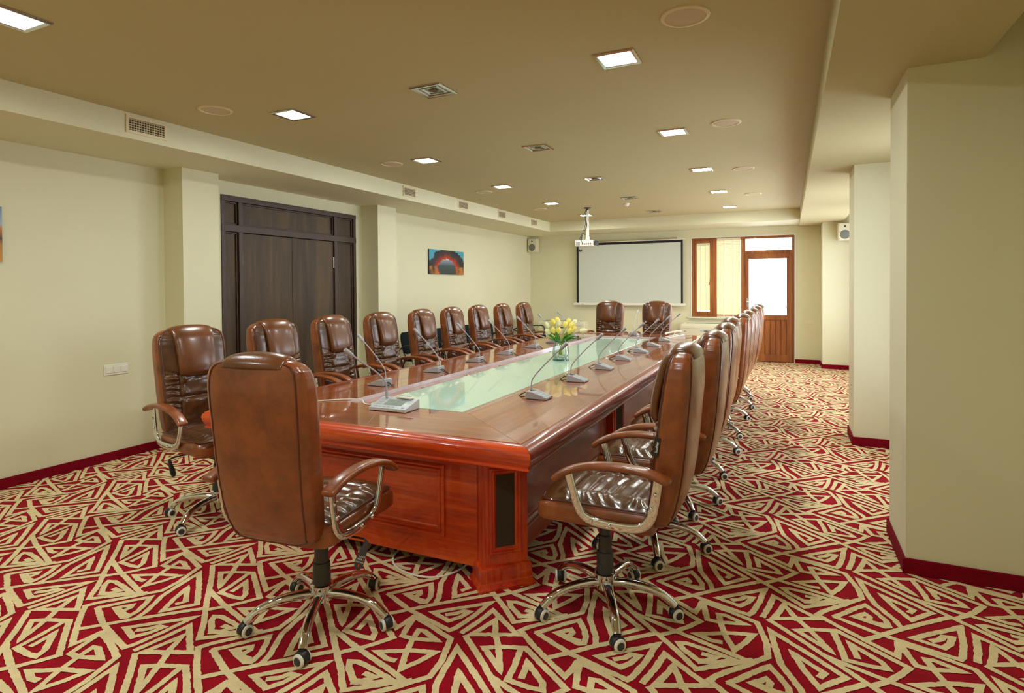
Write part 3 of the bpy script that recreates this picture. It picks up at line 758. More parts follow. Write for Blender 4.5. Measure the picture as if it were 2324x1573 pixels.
# edge profile: (distance outward from the outer line, z)
EDGE = [(-.075, .7655), (-.070, TZ), (-.050, TZ), (-.030, .768), (-.013, .760), (-.003, .747), (.0, .730), (-.003, .712), (-.010, .694), (-.018, .682), (-.018, .677), (-.012, .673), (-.012, .667), (-.022, .661), (-.10, .661)]
def rect_pt(side, s, off):
    """side 0 front, 1 right, 2 back, 3 left; s = position along the side; off = distance outward"""
    if side == 0: return (s, TY0 - off)
    if side == 1: return (TX1 + off, s)
    if side == 2: return (s, TY1 + off)
    return (TX0 - off, s)
def top_section(side, a, b, mit_a, mit_b, mats, nm):
    mb = MB(); mb.wn = True; rings = []
    inner = {0: RY0 - TY0, 1: TX1 - RX1, 2: TY1 - RY1, 3: RX0 - TX0}[side]
    prof = [(-inner, TZ - .028), (-inner, TZ - .002), (-inner + .002, TZ), (-.085, TZ), (-.081, .7655)] + EDGE + [(-inner, .661)]
    for s, mit, sg in ((a, mit_a, 1), (b, mit_b, -1)):
        ring = []
        for off, z in prof:
            # mitred ends follow the 45-degree corner line
            ss = s - sg * off if mit else s
            if mit:
                lim = {0: (RX0, RX1), 2: (RX0, RX1), 1: (RY0, RY1), 3: (RY0, RY1)}[side]
                k = -off / inner
                if off < 0: ss = s + (lim[0] - s if sg == 1 else lim[1] - s) * k
                ss += sg * .001
            x, y = rect_pt(side, ss, off)
            ring.append(Vector((x - TOX, y - TOY, z)))
        rings.append(ring)
    mb.loft(rings)
    mb.mi = [0] * len(mb.f)
    for i in range(len(prof)):
        if 4 <= i < len(prof) - 1 and i < len(mb.mi): mb.mi[i] = 1
    return mb.build(nm, mats, table, ang=30)
g = .0012
top_section(0, TX0, TX1, True, True, [M['wood_x'], M['edge_x']], 'tabletop_end')
top_section(2, TX0, TX1, True, True, [M['wood_x'], M['edge_x']], 'tabletop_end')
for side in (1, 3):
    ys = [TY0, SEAM[0], SEAM[1], TY1]
    for i in range(3):
        top_section(side, ys[i] + (g if i else 0), ys[i + 1] - (g if i < 2 else 0), i == 0, i == 2, [M['wood_y'], M['edge_y']], 'tabletop_side')
T = lambda x, y, z: (x - TOX, y - TOY, z)
def tbox(mb, lo, hi, bev=0.0): return mb.box(T(*lo), T(*hi), bev)
# recess: pale inner lip, wooden ledge, glass
lip = MB()
tbox(lip, (RX0 + .0005, RY0, RZ), (RX0 + .004, RY1, TZ - .0015)); tbox(lip, (RX1 - .004, RY0, RZ), (RX1 - .0005, RY1, TZ - .0015))
tbox(lip, (RX0, RY0 + .0005, RZ), (RX1, RY0 + .004, TZ - .0015)); tbox(lip, (RX0, RY1 - .004, RZ), (RX1, RY1 - .0005, TZ - .0015))
lip.build('recess_lip', M['pale_lip'], table, smooth=False)
GX0, GX1, GY0, GY1 = -2.47, -1.775, 3.085, 8.36
led = MB()
tbox(led, (RX0 + .004, RY0 + .004, RZ - .02), (GX0, RY1 - .004, RZ)); tbox(led, (GX1, RY0 + .004, RZ - .02), (RX1 - .004, RY1 - .004, RZ))
tbox(led, (GX0, RY0 + .004, RZ - .02), (GX1, GY0, RZ)); tbox(led, (GX0, GY1, RZ - .02), (GX1, RY1 - .004, RZ))
led.build('recess_ledge', M['wood_y'], table, smooth=False)
gy = [GY0, 4.5, 6.75, GY1]
for i in range(3):
    mb = MB(); tbox(mb, (GX0 + .001, gy[i] + .0015, RZ - .01), (GX1 - .001, gy[i + 1] - .0015, RZ + .004), .0015)
    mb.build('glass_panel', M['glass_top'], table)
mb = MB(); tbox(mb, (RX0, RY0, RZ - .05), (RX1, RY1, RZ - .021)); mb.build('glass_support', M['wood_y'], table, smooth=False)
k = 0
for sx in (GX0 - .03, GX1 + .03):
    for i in range(8):
        y = 3.75 + .66 * i
        mb = MB(); tbox(mb, (sx - .006, y - .02, RZ), (sx + .006, y - .008, RZ + .006), .002); tbox(mb, (sx - .006, y + .008, RZ), (sx + .006, y + .02, RZ + .006), .002)
        mb.build('glass_clip', M['chrome'], table)

def moulded_panel(name, c, ux, w, z0, z1, mw, mz0, mz1, thick=.025, m=None, mm=None):
    """upright panel; c = (x, y) of one lower end, ux = unit direction along it, normal to the right of ux; a raised moulding frames mw..w-mw"""
    n = Vector((ux[1], -ux[0])); ux = Vector(ux)
    def P(s, d, z): return (c[0] + ux.x * s + n.x * d - TOX, c[1] + ux.y * s + n.y * d - TOY, z)
    mb = MB()
    vs = [P(0, 0, z0), P(w, 0, z0), P(w, 0, z1), P(0, 0, z1), P(0, -thick, z0), P(w, -thick, z0), P(w, -thick, z1), P(0, -thick, z1)]
    mb.add(vs, [[0, 1, 2, 3], [5, 4, 7, 6], [4, 0, 3, 7], [1, 5, 6, 2], [4, 5, 1, 0], [3, 2, 6, 7]])
    o = mb.build(name, m, table, smooth=False)
    pr = [(0, 0), (.0, .010), (.007, .017), (.014, .017), (.020, .008), (.026, .015), (.034, .015), (.042, .005), (.050, .0)]
    mb = MB()
    s0, s1 = mw[0], mw[1]
    rings = []
    for off, d in pr:
        rings.append([Vector(P(s0 + off, d + .0004, mz0 + off)), Vector(P(s1 - off, d + .0004, mz0 + off)), Vector(P(s1 - off, d + .0004, mz1 - off)), Vector(P(s0 + off, d + .0004, mz1 - off))])
    mb.loft(rings, False); mb.build('panel_moulding', mm or m, o, ang=25)
    return o
# end panels (front and back) and side panels
moulded_panel('end_panel', (-2.79, 2.625), (1, 0), 1.36, .075, .665, (.19, 1.17), .20, .575, m=M['edge_x'], mm=M['edge_x'])
moulded_panel('end_panel', (-1.43, 8.775), (-1, 0), 1.36, .075, .665, (.19, 1.17), .20, .575, m=M['edge_x'], mm=M['edge_x'])
for sx, d in ((-1.285, 1), (-2.945, -1)):
    for a, b in ((2.78, 4.45), (4.80, 6.62), (6.98, 8.62)):
        if d == 1: moulded_panel('side_panel', (sx, a), (0, 1), b - a, .085, .665, (.03, b - a - .03), .20, .60, m=M['edge_y'], mm=M['edge_y'])
        else: moulded_panel('side_panel', (sx, b), (0, -1), b - a, .085, .665, (.03, b - a - .03), .20, .60, m=M['edge_y'], mm=M['edge_y'])
# legs: diagonal corner posts and flat intermediate posts; local +Y is the outward face
def table_leg(x, y, ang, w, dep):
    mtx = Matrix.Translation((x - TOX, y - TOY, 0)) @ Matrix.Rotation(ang, 4, 'Z')
    h = w / 2
    b = MB().box((-h, -dep, .10), (h, 0, .663), .002, 1, mtx=mtx)
    o = b.build('leg', M['wood_z'], table)
    pl = MB()
    rings = []
    for off, z in ((.024, 0), (.024, .012), (.020, .018), (.014, .030), (.012, .036), (.012, .098), (.008, .108), (.0, .112)):
        rings.append([mtx @ Vector(q) for q in ((-h - off * 1.3, -dep - off, z), (h + off * 1.3, -dep - off, z), (h + off * 1.3, off * 1.6, z), (-h - off * 1.3, off * 1.6, z))])
    pl.loft(rings); pl.build('plinth', M['wood_z'], o, ang=20)
    mw = .034; s0, s1, z0, z1 = -h + mw, h - mw, .165, .60
    rings = []
    for off, d in ((0, 0), (0, .007), (.006, .010), (.012, .010), (.016, .005), (.021, .008), (.026, .008), (.031, .003), (.036, .001)):
        rings.append([mtx @ Vector((s0 + off, d + .0003, z0 + off)), mtx @ Vector((s1 - off, d + .0003, z0 + off)), mtx @ Vector((s1 - off, d + .0003, z1 - off)), mtx @ Vector((s0 + off, d + .0003, z1 - off))])
    MB().loft(rings, False).build('leg_moulding', M['wood_z'], o, ang=25)
    e = .036
    MB().box((s0 + e, .0004, z0 + e), (s1 - e, .004, z1 - e), .001, 1, mtx=mtx).build('black_inset', M['speaker_cloth'], o)
cc = .243
table_leg(TX1 - cc, TY0 + cc - .005, radians(-135), .238, .12)
table_leg(TX0 + cc, TY0 + cc - .005, radians(135), .238, .12)
table_leg(TX1 - cc, TY1 - cc, radians(-45), .238, .12)
table_leg(TX0 + cc, TY1 - cc, radians(45), .238, .12)
for y in (4.625, 6.80):
    table_leg(-1.225, y, radians(-90), .34, .13); table_leg(-3.005, y, radians(90), .34, .13)

# ------------------------------------------------------------------ executive chair
BACK = [  # z, centre y, thickness, half width
    (.474, -.258, .050, 0.138), (.482, -.264, .085, 0.167), (.50, -.274, .105, 0.187), (.53, -.284, .120, 0.201), (.58, -.297, .130, 0.212), (.66, -.312, .140, 0.219), (.75, -.324, .144, 0.224),
    (.85, -.336, .142, 0.228), (.96, -.348, .136, 0.232), (1.06, -.360, .130, 0.235), (1.12, -.367, .122, 0.235), (1.16, -.371, .114, 0.230), (1.185, -.374, .104, 0.221), (1.205, -.376, .090, 0.202), (1.218, -.377, .070, 0.177), (1.224, -.377, .045, 0.152)]
def back_front_y(z):
    c, th, hw = interp(BACK, z); return c + th / 2
def build_backrest(parent):
    NR, NZ = 128, 124; rings = []
    for i in range(NZ):
        t = i / (NZ - 1); tt = 0.5 - 0.5 * cos(pi * t); t = .55 * t + .45 * tt
        z = .474 + (1.224 - .474) * t
        c, th, hw = interp(BACK, z)
        ring = []
        for (x, y) in sell(hw, th / 2, 4.2, NR):
            d = 0.0
            if y > 0:
                u = x / hw; g = max(0.0, min(1.0, (th / 2 * .999 - 0) and (y / (th / 2)))) ** 6
                # seam that slopes down toward the pillow, side wrinkles, vertical folds and lumbar pleats
                zs = .965 - .045 * (1 - abs(u)) * 1.6
                au = abs(u); dd = 0.0
                wn = noise.noise(Vector((x * 9 + 3.1, z * 14, 1.7)))
                if z < zs:
                    if au > .5:
                        k = min(1, (au - .5) / .12) * min(1, (1.02 - au) / .18) * min(1, max(0, (z - .60) / .06)) * min(1, (zs - z) / .03)
                        dd += k * .0085 * 1.25 * sin(z * 165 + (1 - au) * 9 + wn * 5.0) + k * .006
                    else:
                        if z > .775:
                            k = min(1, (z - .775) / .025) * min(1, max(0, (.5 - au) / .07)) 
                            dd += k * (.0085 * sin(x * 82 + wn * 4.5 + z * 14 * (1 if x > 0 else -1)) + .006 * wn) + .006 * k
                        elif z > .63:
                            k = min(1, (.775 - z) / .03) * min(1, max(0, (.5 - au) / .06)) * min(1, (z - .63) / .04)
                            dd += k * .007 * sin(x * 140 + wn * 3.6) + .008 * k
                    for s_, wd_ in ((abs(au - .5), .035),):
                        if s_ < wd_ and z > .60: dd -= .010 * (1 - s_ / wd_)
                    if abs(z - .775) < .012 and au < .5: dd -= .008 * (1 - abs(z - .775) / .012)
                if abs(z - zs) < .012: dd -= .007 * (1 - abs(z - zs) / .012)
                dd += .012 * (1 - u * u) * max(0, min(1, (z - .55) / .2))
                d = dd * g
            else:
                u = x / hw; d = -.010 * (1 - u ** 2) * min(1, max(0, (z - .5) / .1)) * min(1, max(0, (1.2 - z) / .1)) * (abs(y) / (th / 2)) ** 4
            ring.append(Vector((x, c + y + d, z)))
        rings.append(ring)
    mb = MB().loft(rings)
    n_side = len(mb.f) - 2
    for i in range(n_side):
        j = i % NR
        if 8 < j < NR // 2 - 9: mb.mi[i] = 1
    back = mb.build('backrest', [M['leather'], M['leather_shaded']], parent, ang=70)
    # piping round the rear and front panels
    for yo, sgn in ((-.42, -1), (.40, 1)):
        L = []; R = []
        for i in range(40):
            z = .50 + (1.203 - .50) * i / 39
            c, th, hw = interp(BACK, z); y = c + th * yo + (0 if sgn > 0 else 0)
            kx = (1 - abs(2 * yo) ** 4.2) ** (1 / 4.2); L.append(Vector((-hw * kx - .0012, y, z))); R.append(Vector((hw * kx + .0012, y, z)))
        topz = [Vector((x, interp(BACK, 1.213)[0] + interp(BACK, 1.213)[1] * yo, 1.2135 + .006 * (1 - (x / .2) ** 2))) for x in (-.125, -.065, 0, .065, .125)]
        bot = [Vector((x, interp(BACK, .485)[0] + interp(BACK, .485)[1] * yo, .481)) for x in (.11, .04, -.04, -.11)]
        MB().tube(smooth_path(L + topz + R[::-1] + bot + [L[0]], 2)[:-1], .0042, 6, closed=True).build('piping', M['piping'], back)
    return back

def build_seat(parent):
    NR, NY = 96, 60; rings = []
    for i in range(NY):
        t = i / (NY - 1); y = -.265 + .515 * t
        e = 1.0
        df = (.25 - y); f = max(0.0, 1 - df / .07)
        k = sqrt(max(0.0, 1 - f * f)) if f > 0 else 1.0
        kb = min(1, max(.4, (y + .29) / .05))
        hw = .252 * (.80 + .20 * k) * (.9 + .1 * kb); hh = .058 * (.45 + .55 * k)
        zc = .518 - .010 * f - .004
        ring = []
        for x, z in sell(hw, hh, 4.5, NR):
            d = 0.0
            if z > 0:
                u = x / hw; au = abs(u); g = (z / hh) ** 6
                wn = noise.noise(Vector((x * 10, y * 12, 4.4)))
                d += .018 * (1 - u * u) * min(1, (y + .27) / .1)
                if au < .52 and y < .12:
                    kk = min(1, (.52 - au) / .08) * min(1, (.12 - y) / .05)
                    d += kk * (.004 * sin(y * 92 + wn * 3) + .003 * wn) - .004 * kk
                if .5 < au < .95:
                    kk = min(1, (au - .5) / .06) * min(1, (.95 - au) / .12) * (1 if y < .16 else .15)
                    d += kk * (.0055 * sin(y * 105 + wn * 5 + au * 7) + .004)
                for s_, w_ in ((abs(au - .51), .03),):
                    if s_ < w_: d -= .008 * (1 - s_ / w_)
                if abs(y - .12) < .012 and au < .52: d -= .007 * (1 - abs(y - .12) / .012)
                d *= g
            ring.append(Vector((x, y, zc + z + d)))
        rings.append(ring)
    mb = MB().loft(rings)
    n_side = len(mb.f) - 2
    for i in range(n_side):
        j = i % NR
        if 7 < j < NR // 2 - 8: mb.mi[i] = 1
    seat = mb.build('seat', [M['leather'], M['leather_shaded']], parent, ang=70)
    pts = [(-.243, -.24, .566), (-.244, -.1, .567), (-.243, .08, .566), (-.236, .19, .562), (-.20, .226, .557), (-.1, .24, .558), (0, .242, .558), (.1, .24, .558), (.20, .226, .557), (.236, .19, .562), (.243, .08, .566), (.244, -.1, .567), (.243, -.24, .566)]
    MB().tube(smooth_path(pts, 4), .0042, 6).build('piping', M['piping'], seat)
    return seat

def build_pillow(parent):
    path = smooth_path([(.915, back_front_y(.915) + .004), (.935, back_front_y(.935) + .018), (.98, back_front_y(.98) + .026), (1.05, back_front_y(1.05) + .024), (1.13, back_front_y(1.13) + .016), (1.175, back_front_y(1.175) + .010), (1.208, -.335), (1.222, -.362), (1.222, -.392), (1.208, -.414), (1.194, -.420)], 5)
    path = smooth_path([(0, p[1], p[0]) for p in path], 1) if False else [Vector((0, p[1], p[0])) for p in path]
    rings = []; L = len(path)
    for i, p in enumerate(path):
        d = (path[min(i + 1, L - 1)] - path[max(i - 1, 0)]).normalized()
        nrm = Vector((0, d.z, -d.y))
        t = i / (L - 1)
        th = .024 * min(1, .25 + t * 7) * min(1, .25 + (1 - t) * 2.2)
        hw = .116 + .026 * min(1, t * 1.6)
        if t < .06: hw *= .9 + 1.6 * t
        ring = []
        for x, q in sell(hw, th, 3.2, 48):
            puff = (.010 * (1 - (x / hw) ** 2)) if q > 0 else 0
            ring.append(p + Vector((x, 0, 0)) + nrm * (q + puff))
        rings.append(ring)
    return MB().loft(rings).build('head_pillow', M['leather_half_shaded'], parent, ang=70)

def build_arms(parent):
    for s in (-1, 1):
        pth = smooth_path([(.140, .668), (.128, .684), (.075, .717), (.0, .742), (-.09, .754), (-.18, .755), (-.27, .744), (-.335, .722), (-.350, .714)], 5)
        rings = []; L = len(pth)
        for i, p in enumerate(pth):
            a, b = pth[max(i - 1, 0)], pth[min(i + 1, L - 1)]
            d = (b - a); d.normalize(); nrm = Vector((d.y, -d.x)) if False else Vector((-d.y, d.x))
            if nrm.y < 0: nrm = -nrm
            t = i / (L - 1); k = min(1, .35 + t * 9) * min(1, .35 + (1 - t) * 9)
            ring = []
            for x, q in sell(.031 * (.75 + .25 * k), .0155 * k, 3, 24):
                ring.append(Vector((s * .286 + x, p[0] + nrm.x * q, p[1] + nrm.y * q)))
            rings.append(ring)
        arm = MB().loft(rings).build('armrest', M['leather'], parent, ang=60)
        lp = smooth_path([(.082, .695), (.066, .64), (.046, .575), (.020, .530), (-.03, .508), (-.10, .502), (-.18, .503), (-.235, .517), (-.268, .555), (-.282, .61), (-.292, .67), (-.300, .728)], 6)
        rings = []; L = len(lp)
        for i, p in enumerate(lp):
            a, b = lp[max(i - 1, 0)], lp[min(i + 1, L - 1)]
            d = (b - a).normalized(); nrm = Vector((-d.y, d.x))
            rings.append([Vector((s * .268 + x, p[0] + nrm.x * q, p[1] + nrm.y * q)) for x, q in sell(.0085, .019, 2.6, 16)])
        MB().loft(rings).build('arm_frame', M['chrome'], arm, ang=60)
        for (by, bz) in ((-.02, .512), (-.10, .503), (-.275, .60), (-.289, .66)):
            MB().lathe([(.0095, -.003), (.0095, .003), (.007, .0065), (0, .008)], 12, mtx=Matrix.Translation((s * .276, by, bz)) @ Matrix.Rotation(s * pi / 2, 4, 'Y')).build('bolt', M['chrome'], arm)

PADDLE = Matrix.Translation((.278, -.07, .420)) @ Matrix.Rotation(radians(25), 4, 'Z') @ Matrix.Rotation(radians(20), 4, 'Y')
def build_base(parent):
    MB().lathe([(.028, .17), (.040, .170), (.038, .262), (.036, .268), (.031, .270), (.031, .345), (.026, .35), (.026, .43)], 28).build('gas_lift', M['greyp'], parent)
    mech = MB().box((-.11, -.17, .425), (.11, .12, .462), .008).box((-.07, -.11, .395), (.07, .09, .43), .008)
    mo = mech.build('seat_mechanism', M['blackp'], parent)
    kn = MB()
    n = 24; rings = []
    for y, r in ((.10, .026), (.105, .032), (.155, .032), (.16, .027)):
        rings.append([Vector((0 + (r - (.002 if k % 2 else 0)) * cos(2 * pi * k / n), y, .405 + (r - (.002 if k % 2 else 0)) * sin(2 * pi * k / n))) for k in range(n)])
    kn.loft(rings).build('tension_knob', M['blackp'], mo)
    le = MB().tube([(.08, -.05, .432), (.20, -.068, .434), (.262, -.07, .433), (.273, -.07, .428), (.277, -.07, .412)], .0045, 8)
    lv = le.build('lever', M['blackp'], parent)
    mt = PADDLE
    rings = []
    for z, w in ((.004, .006), (-.004, .0115), (-.05, .0165), (-.085, .0205), (-.105, .0185), (-.117, .012), (-.121, .004)):
        rings.append([mt @ Vector((x, y, z)) for x, y in sell(w, .007 if w > .01 else .005, 2.6, 18)])
    MB().loft(rings).build('lever_paddle', M['greyp'], lv)
    hub = MB().lathe([(.026, .098), (.046, .100), (.047, .15), (.050, .155), (.050, .170), (.042, .176), (.036, .176)], 32).build('base_hub', M['chrome'], parent)
    for k in range(5):
        a = radians(5 + 72 * k)
        mt = Matrix.Rotation(a, 4, 'Z')
        pth = smooth_path([(.035, 0, .130), (.10, 0, .134), (.17, 0, .129), (.225, 0, .117), (.268, 0, .098), (.297, 0, .075), (.314, 0, .060)], 4)
        L = len(pth); rad = []
        rings = []
        for i, p in enumerate(pth):
            d = (pth[min(i + 1, L - 1)] - pth[max(i - 1, 0)]).normalized(); nn = Vector((-d.z, 0, d.x)); t = i / (L - 1)
            w = .0225 - .005 * t; h = .0205 - .004 * t
            rings.append([mt @ (p + Vector((0, c, 0)) + nn * q) for c, q in sell(w, h, 2.3, 20)])
        lg = MB().loft(rings).build('base_leg', M['chrome'], parent, ang=60)
        # swivel caster with twin white-ringed wheels
        sw = a + (0.9, -1.1, 0.4, 2.2, -0.5)[k]
        cm = Matrix.Translation(mt @ Vector((.318, 0, 0))) @ Matrix.Rotation(sw, 4, 'Z')
        hood = MB()
        rings = []
        for x in (-.017, -.014, .014, .017):
            r = .0305 if abs(x) < .016 else .0275
            rings.append([cm @ Vector((x, r * cos(t_) * 1.0, .031 + r * sin(t_))) for t_ in [radians(-35 + 230 * q / 16) for q in range(17)]] + [cm @ Vector((x, 0, .024))])
        hood.loft(rings); hood.lathe([(.011, .052), (.011, .068)], 10, mtx=cm)
        cas = hood.build('caster', M['blackp'], parent, ang=50)
        for sx in (-1, 1):
            wm = cm @ Matrix.Translation((sx * .017, 0, .0275)) @ Matrix.Rotation(sx * pi / 2, 4, 'Y')
            wb = MB().lathe([(.020, -.004), (.0265, -.002), (.0275, .002), (.0265, .007), (.021, .0105), (.0175, .010)], 24, mtx=wm, mi=0)
            wb.lathe([(.0175, .009), (.0165, .0115), (.010, .0125), (0, .0128)], 24, mtx=wm, mi=1)
            wb.build('caster_wheel', [M['whitep'], M['greyp']], cas)

def make_chair(label, group):
    t = thing('executive_chair', label, 'chair', (0, 0, 0), 0, group)
    b = build_backrest(t); build_pillow(t); build_seat(t); build_arms(t); build_base(t)
    return t
G = 'brown leather executive chairs'
proto = make_chair('brown leather executive chair at the near table end, its back to the camera', G)
def spin_base(chair, deg):
    for c in chair.children:
        if c.name.startswith(('base_leg', 'caster')): c.rotation_euler.z = radians(deg)
proto.location = (-1.905, 2.03, 0); proto.rotation_euler.z = radians(7)
spin_base(proto, -1)
# lettering on the tilt paddle of the nearest chair
lv = [c for c in proto.children if c.name.startswith('lever')][0]
# the row on the right (facing -X): chair local +Y -> world -X
RIGHT = [(-.772, 2.655), (-.735, 3.43), (-.74, 4.13), (-.765, 4.86), (-.73, 5.53), (-.73, 6.24), (-.725, 6.95), (-.715, 7.66), (-.72, 8.40)]
RLAB = ['nearest brown leather chair in the right row, small black tag on its side', 'second brown leather chair in the right row, behind the tagged one', 'third brown leather chair from the camera in the right row', 'fourth brown leather chair from the camera in the right row', 'fifth brown leather chair from the camera in the right row', 'sixth brown leather chair from the camera in the right row', 'seventh brown leather chair from the camera in the right row', 'eighth brown leather chair from the camera in the right row', 'last brown leather chair of the right row, by the balcony door end']
RROT = [0, 0, 1, -1, 1, 0, -1, 1, 0]
RSPIN = [56, 51, 67, 40, 55, 30, 62, 48, 20]
right_chairs = [dup(proto, (x, y, 0), radians(90 + RROT[i]), RLAB[i], G) for i, (x, y) in enumerate(RIGHT)]
for c_, a_ in zip(right_chairs, RSPIN): spin_base(c_, a_)
LEFT = [(-3.41, 2.70), (-3.44, 3.52), (-3.47, 4.25), (-3.45, 4.95), (-3.47, 5.74), (-3.49, 6.46), (-3.54, 7.25), (-3.53, 8.0), (-3.49, 8.70)]
LLAB = ['brown leather chair nearest the camera in the left row, whole arm and base visible', 'second brown leather chair in the left row, half behind the near chair back', 'third brown leather chair from the camera in the left row, before the dark door', 'fourth brown leather chair from the camera in the left row', 'fifth brown leather chair from the camera in the left row', 'sixth brown leather chair from the camera in the left row', 'seventh brown leather chair from the camera in the left row', 'eighth brown leather chair from the camera in the left row', 'last brown leather chair of the left row, beside the tulips']
LROT = [-11, -3, 0, 0, 0, 1, 0, 2, 2]
for i, (x, y) in enumerate(LEFT): spin_base(dup(proto, (x, y, 0), radians(-90 + LROT[i]), LLAB[i], G), (16, 40, 5, 60, 22, 48, 33, 10, 55)[i])
dup(proto, (-2.71, 9.27, 0), radians(178), 'brown leather chair at the far table end, left one, under the screen', G)
dup(proto, (-1.91, 9.29, 0), radians(182), 'brown leather chair at the far table end, right one, near the window', G)
pd_ = lv
for body, z, m_ in (('LOCK', -.062, 'white_text'), ('FREE', -.074, 'white_text'), ('POSITION', -.086, 'white_text')):
    text(body, .0098 if body != 'POSITION' else .0078, PADDLE @ Matrix.Translation((.004 if body == 'LOCK' else -.004 if body == 'FREE' else 0, -.0074, z)) @ Matrix.Rotation(pi / 2, 4, 'X'), M[m_], 'paddle_lettering', pd_)
MB().box((-.0025, -.0078, -.106), (.0025, -.0068, -.094), mtx=PADDLE).build('red_mark', M['red_text'], pd_, smooth=False)
MB().lathe([(.0032, 0), (.0032, .001)], 12, mtx=PADDLE @ Matrix.Translation((.0125, -.0068, -.074)) @ Matrix.Rotation(pi / 2, 4, 'X')).build('red_mark', M['red_text'], pd_, smooth=False)
# tag on the nearest right chair
bk = [c for c in right_chairs[0].children if c.name.startswith('backrest')][0]
tg = MB()
tz = .84; bc, bt, bh = interp(BACK, tz)
mt = Matrix.Translation((-bh * .985 - .002, bc + bt * .36, tz)) @ Matrix.Rotation(radians(9), 4, 'X')
tg.box((-.0012, -.012, -.04), (.0012, .012, .04), .0004, 1, mtx=mt)
tgo = tg.build('fabric_tag', M['blackp'], bk)
tgo['label'] = 'black fabric tag with white lettering'
text('leather', .0165, mt @ Matrix.Translation((-.0016, -.002, 0)) @ Matrix(((0, 0, -1, 0), (0, 1, 0, 0), (1, 0, 0, 0), (0, 0, 0, 1))), M['white_text'], 'tag_lettering', bk)

# ------------------------------------------------------------------ delegates' microphones
def make_mic(label):
    """wedge unit: local +X is toward the delegate, the tall end with the gooseneck at -X"""
    t = thing('conference_microphone', label, 'microphone', (0, 0, TZ), 0, 'conference microphones on the table')
    prof = [(-.045, .004), (-.045, .048), (-.038, .052), (.0, .048), (.02, .040), (.10, .014), (.10, .004)]
    rings = []
    for y, s in ((-.055, .93), (-.052, 1), (.052, 1), (.055, .93)):
        rings.append([Vector((x, y, .004 + (z - .004) * s)) for x, z in prof])
    MB().loft(rings).build('base', M['mic'], t, ang=30)
    MB().box((-.042, -.05, .0), (.096, .05, .0045)).build('foot', M['blackp'], t, smooth=False)
    def slope(x): return .040 + (x - .02) * (.014 - .040) / .08
    kb = MB()
    for i in range(2):
        for j in range(4):
            x = .045 + i * .025; y = -.036 + j * .024
            kb.add([(x - .008, y - .009, slope(x - .008) + .0012), (x + .008, y - .009, slope(x + .008) + .0012), (x + .008, y + .009, slope(x + .008) + .0012), (x - .008, y + .009, slope(x - .008) + .0012)], [[0, 1, 2, 3]])
    kb.build('keypad', M['mic_light'], t, smooth=False)
    MB().add([(-.03, -.03, .0525), (-.002, -.03, .0494), (-.002, .03, .0494), (-.03, .03, .0525)], [[0, 1, 2, 3]]).build('name_panel', M['greyp'], t, smooth=False)
    gp = smooth_path([(-.028, 0, .050), (-.028, 0, .085), (-.015, 0, .13), (.045, 0, .20), (.12, 0, .275), (.172, 0, .322)], 5)
    MB().tube(gp, [.007 if i < 3 else .0042 for i in range(len(gp))], 8).build('gooseneck', M['mic'], t)
    a = Vector((.172, 0, .322)); d = Vector((.052, 0, .047)).normalized()
    MB().tube([a, a + d * .012, a + d * .02, a + d * .065, a + d * .07], [.005, .010, .0115, .0125, .009], 12).build('microphone_head', M['mic'], t)
    MB().tube([a + d * .045, a + d * .0655], [.0121, .0129], 12).build('head_grille', M['mic'], t)
    MB().tube(smooth_path([(-.045, .012, .022), (-.075, .02, .03), (-.105, .035, .018), (-.13, .05, .004)], 5), .0034, 6).tube(smooth_path([(-.045, -.002, .015), (-.08, -.02, .006), (-.11, .01, .003), (-.135, .042, .004)], 5), .003, 6).build('cable', M['blackp'], t)
    return t
MICY = [3.56, 4.31, 5.04, 5.72, 6.46, 7.14, 7.86]
mic0 = None
MLAB = ['nearest', 'second nearest', 'third', 'fourth', 'fifth', 'sixth', 'farthest']
for i, y in enumerate(MICY):
    lab = 'silver gooseneck microphone on the right side of the table, %s' % (MLAB[i] + (' to the camera' if i < 2 else ' from the camera'))
    if mic0 is None:
        mic0 = make_mic(lab); mic0.location = (-1.50, y, TZ)
    else: dup(mic0, (-1.49, y, TZ), radians((0, 1, -2, 2, 0, 0, 1)[i]), lab)
for i, y in enumerate(MICY):
    lab = 'silver gooseneck microphone on the left side of the table, %s' % (MLAB[i] + (' to the camera' if i < 2 else ' from the camera'))
    dup(mic0, (-2.745, y + .02, TZ), radians(180 + (0, 2, -1, 1, 0, 2, 0)[i]), lab)
dup(mic0, (-2.05, 8.60, TZ), radians(88), 'silver gooseneck microphone at the far end of the table', 'conference microphones on the table')

# chairman's unit at the near end
t = thing('chairman_unit', 'pale silver conference unit with display and gooseneck at the near table end', 'conference unit', (-2.14, 2.90, TZ), radians(1))
prof = [(-.075, .004), (-.075, .020), (.06, .058), (.075, .058), (.075, .004)]
rings = [[Vector((x, y, .004 + (z - .004) * s)) for y, z in prof] for x, s in ((-.13, .95), (-.127, 1), (.127, 1), (.13, .95))]
ub = MB().loft(rings).build('base', M['mic_light'], t, ang=30)
MB().box((-.12, -.07, 0), (.12, .07, .0045)).build('foot', M['blackp'], t, smooth=False)
sl = lambda y: .020 + (y + .075) * .038 / .135
MB().add([(-.055, -.035, sl(-.035) + .0008), (.075, -.035, sl(-.035) + .0008), (.075, .035, sl(.035) + .0008), (-.055, .035, sl(.035) + .0008)], [[0, 1, 2, 3]]).build('display', M['lcd'], ub, smooth=False)
kb = MB()
for i in range(5): kb.add([(-.1 + i * .03, -.062, sl(-.062) + .0009), (-.08 + i * .03, -.062, sl(-.062) + .0009), (-.08 + i * .03, -.05, sl(-.05) + .0009), (-.1 + i * .03, -.05, sl(-.05) + .0009)], [[0, 1, 2, 3]])
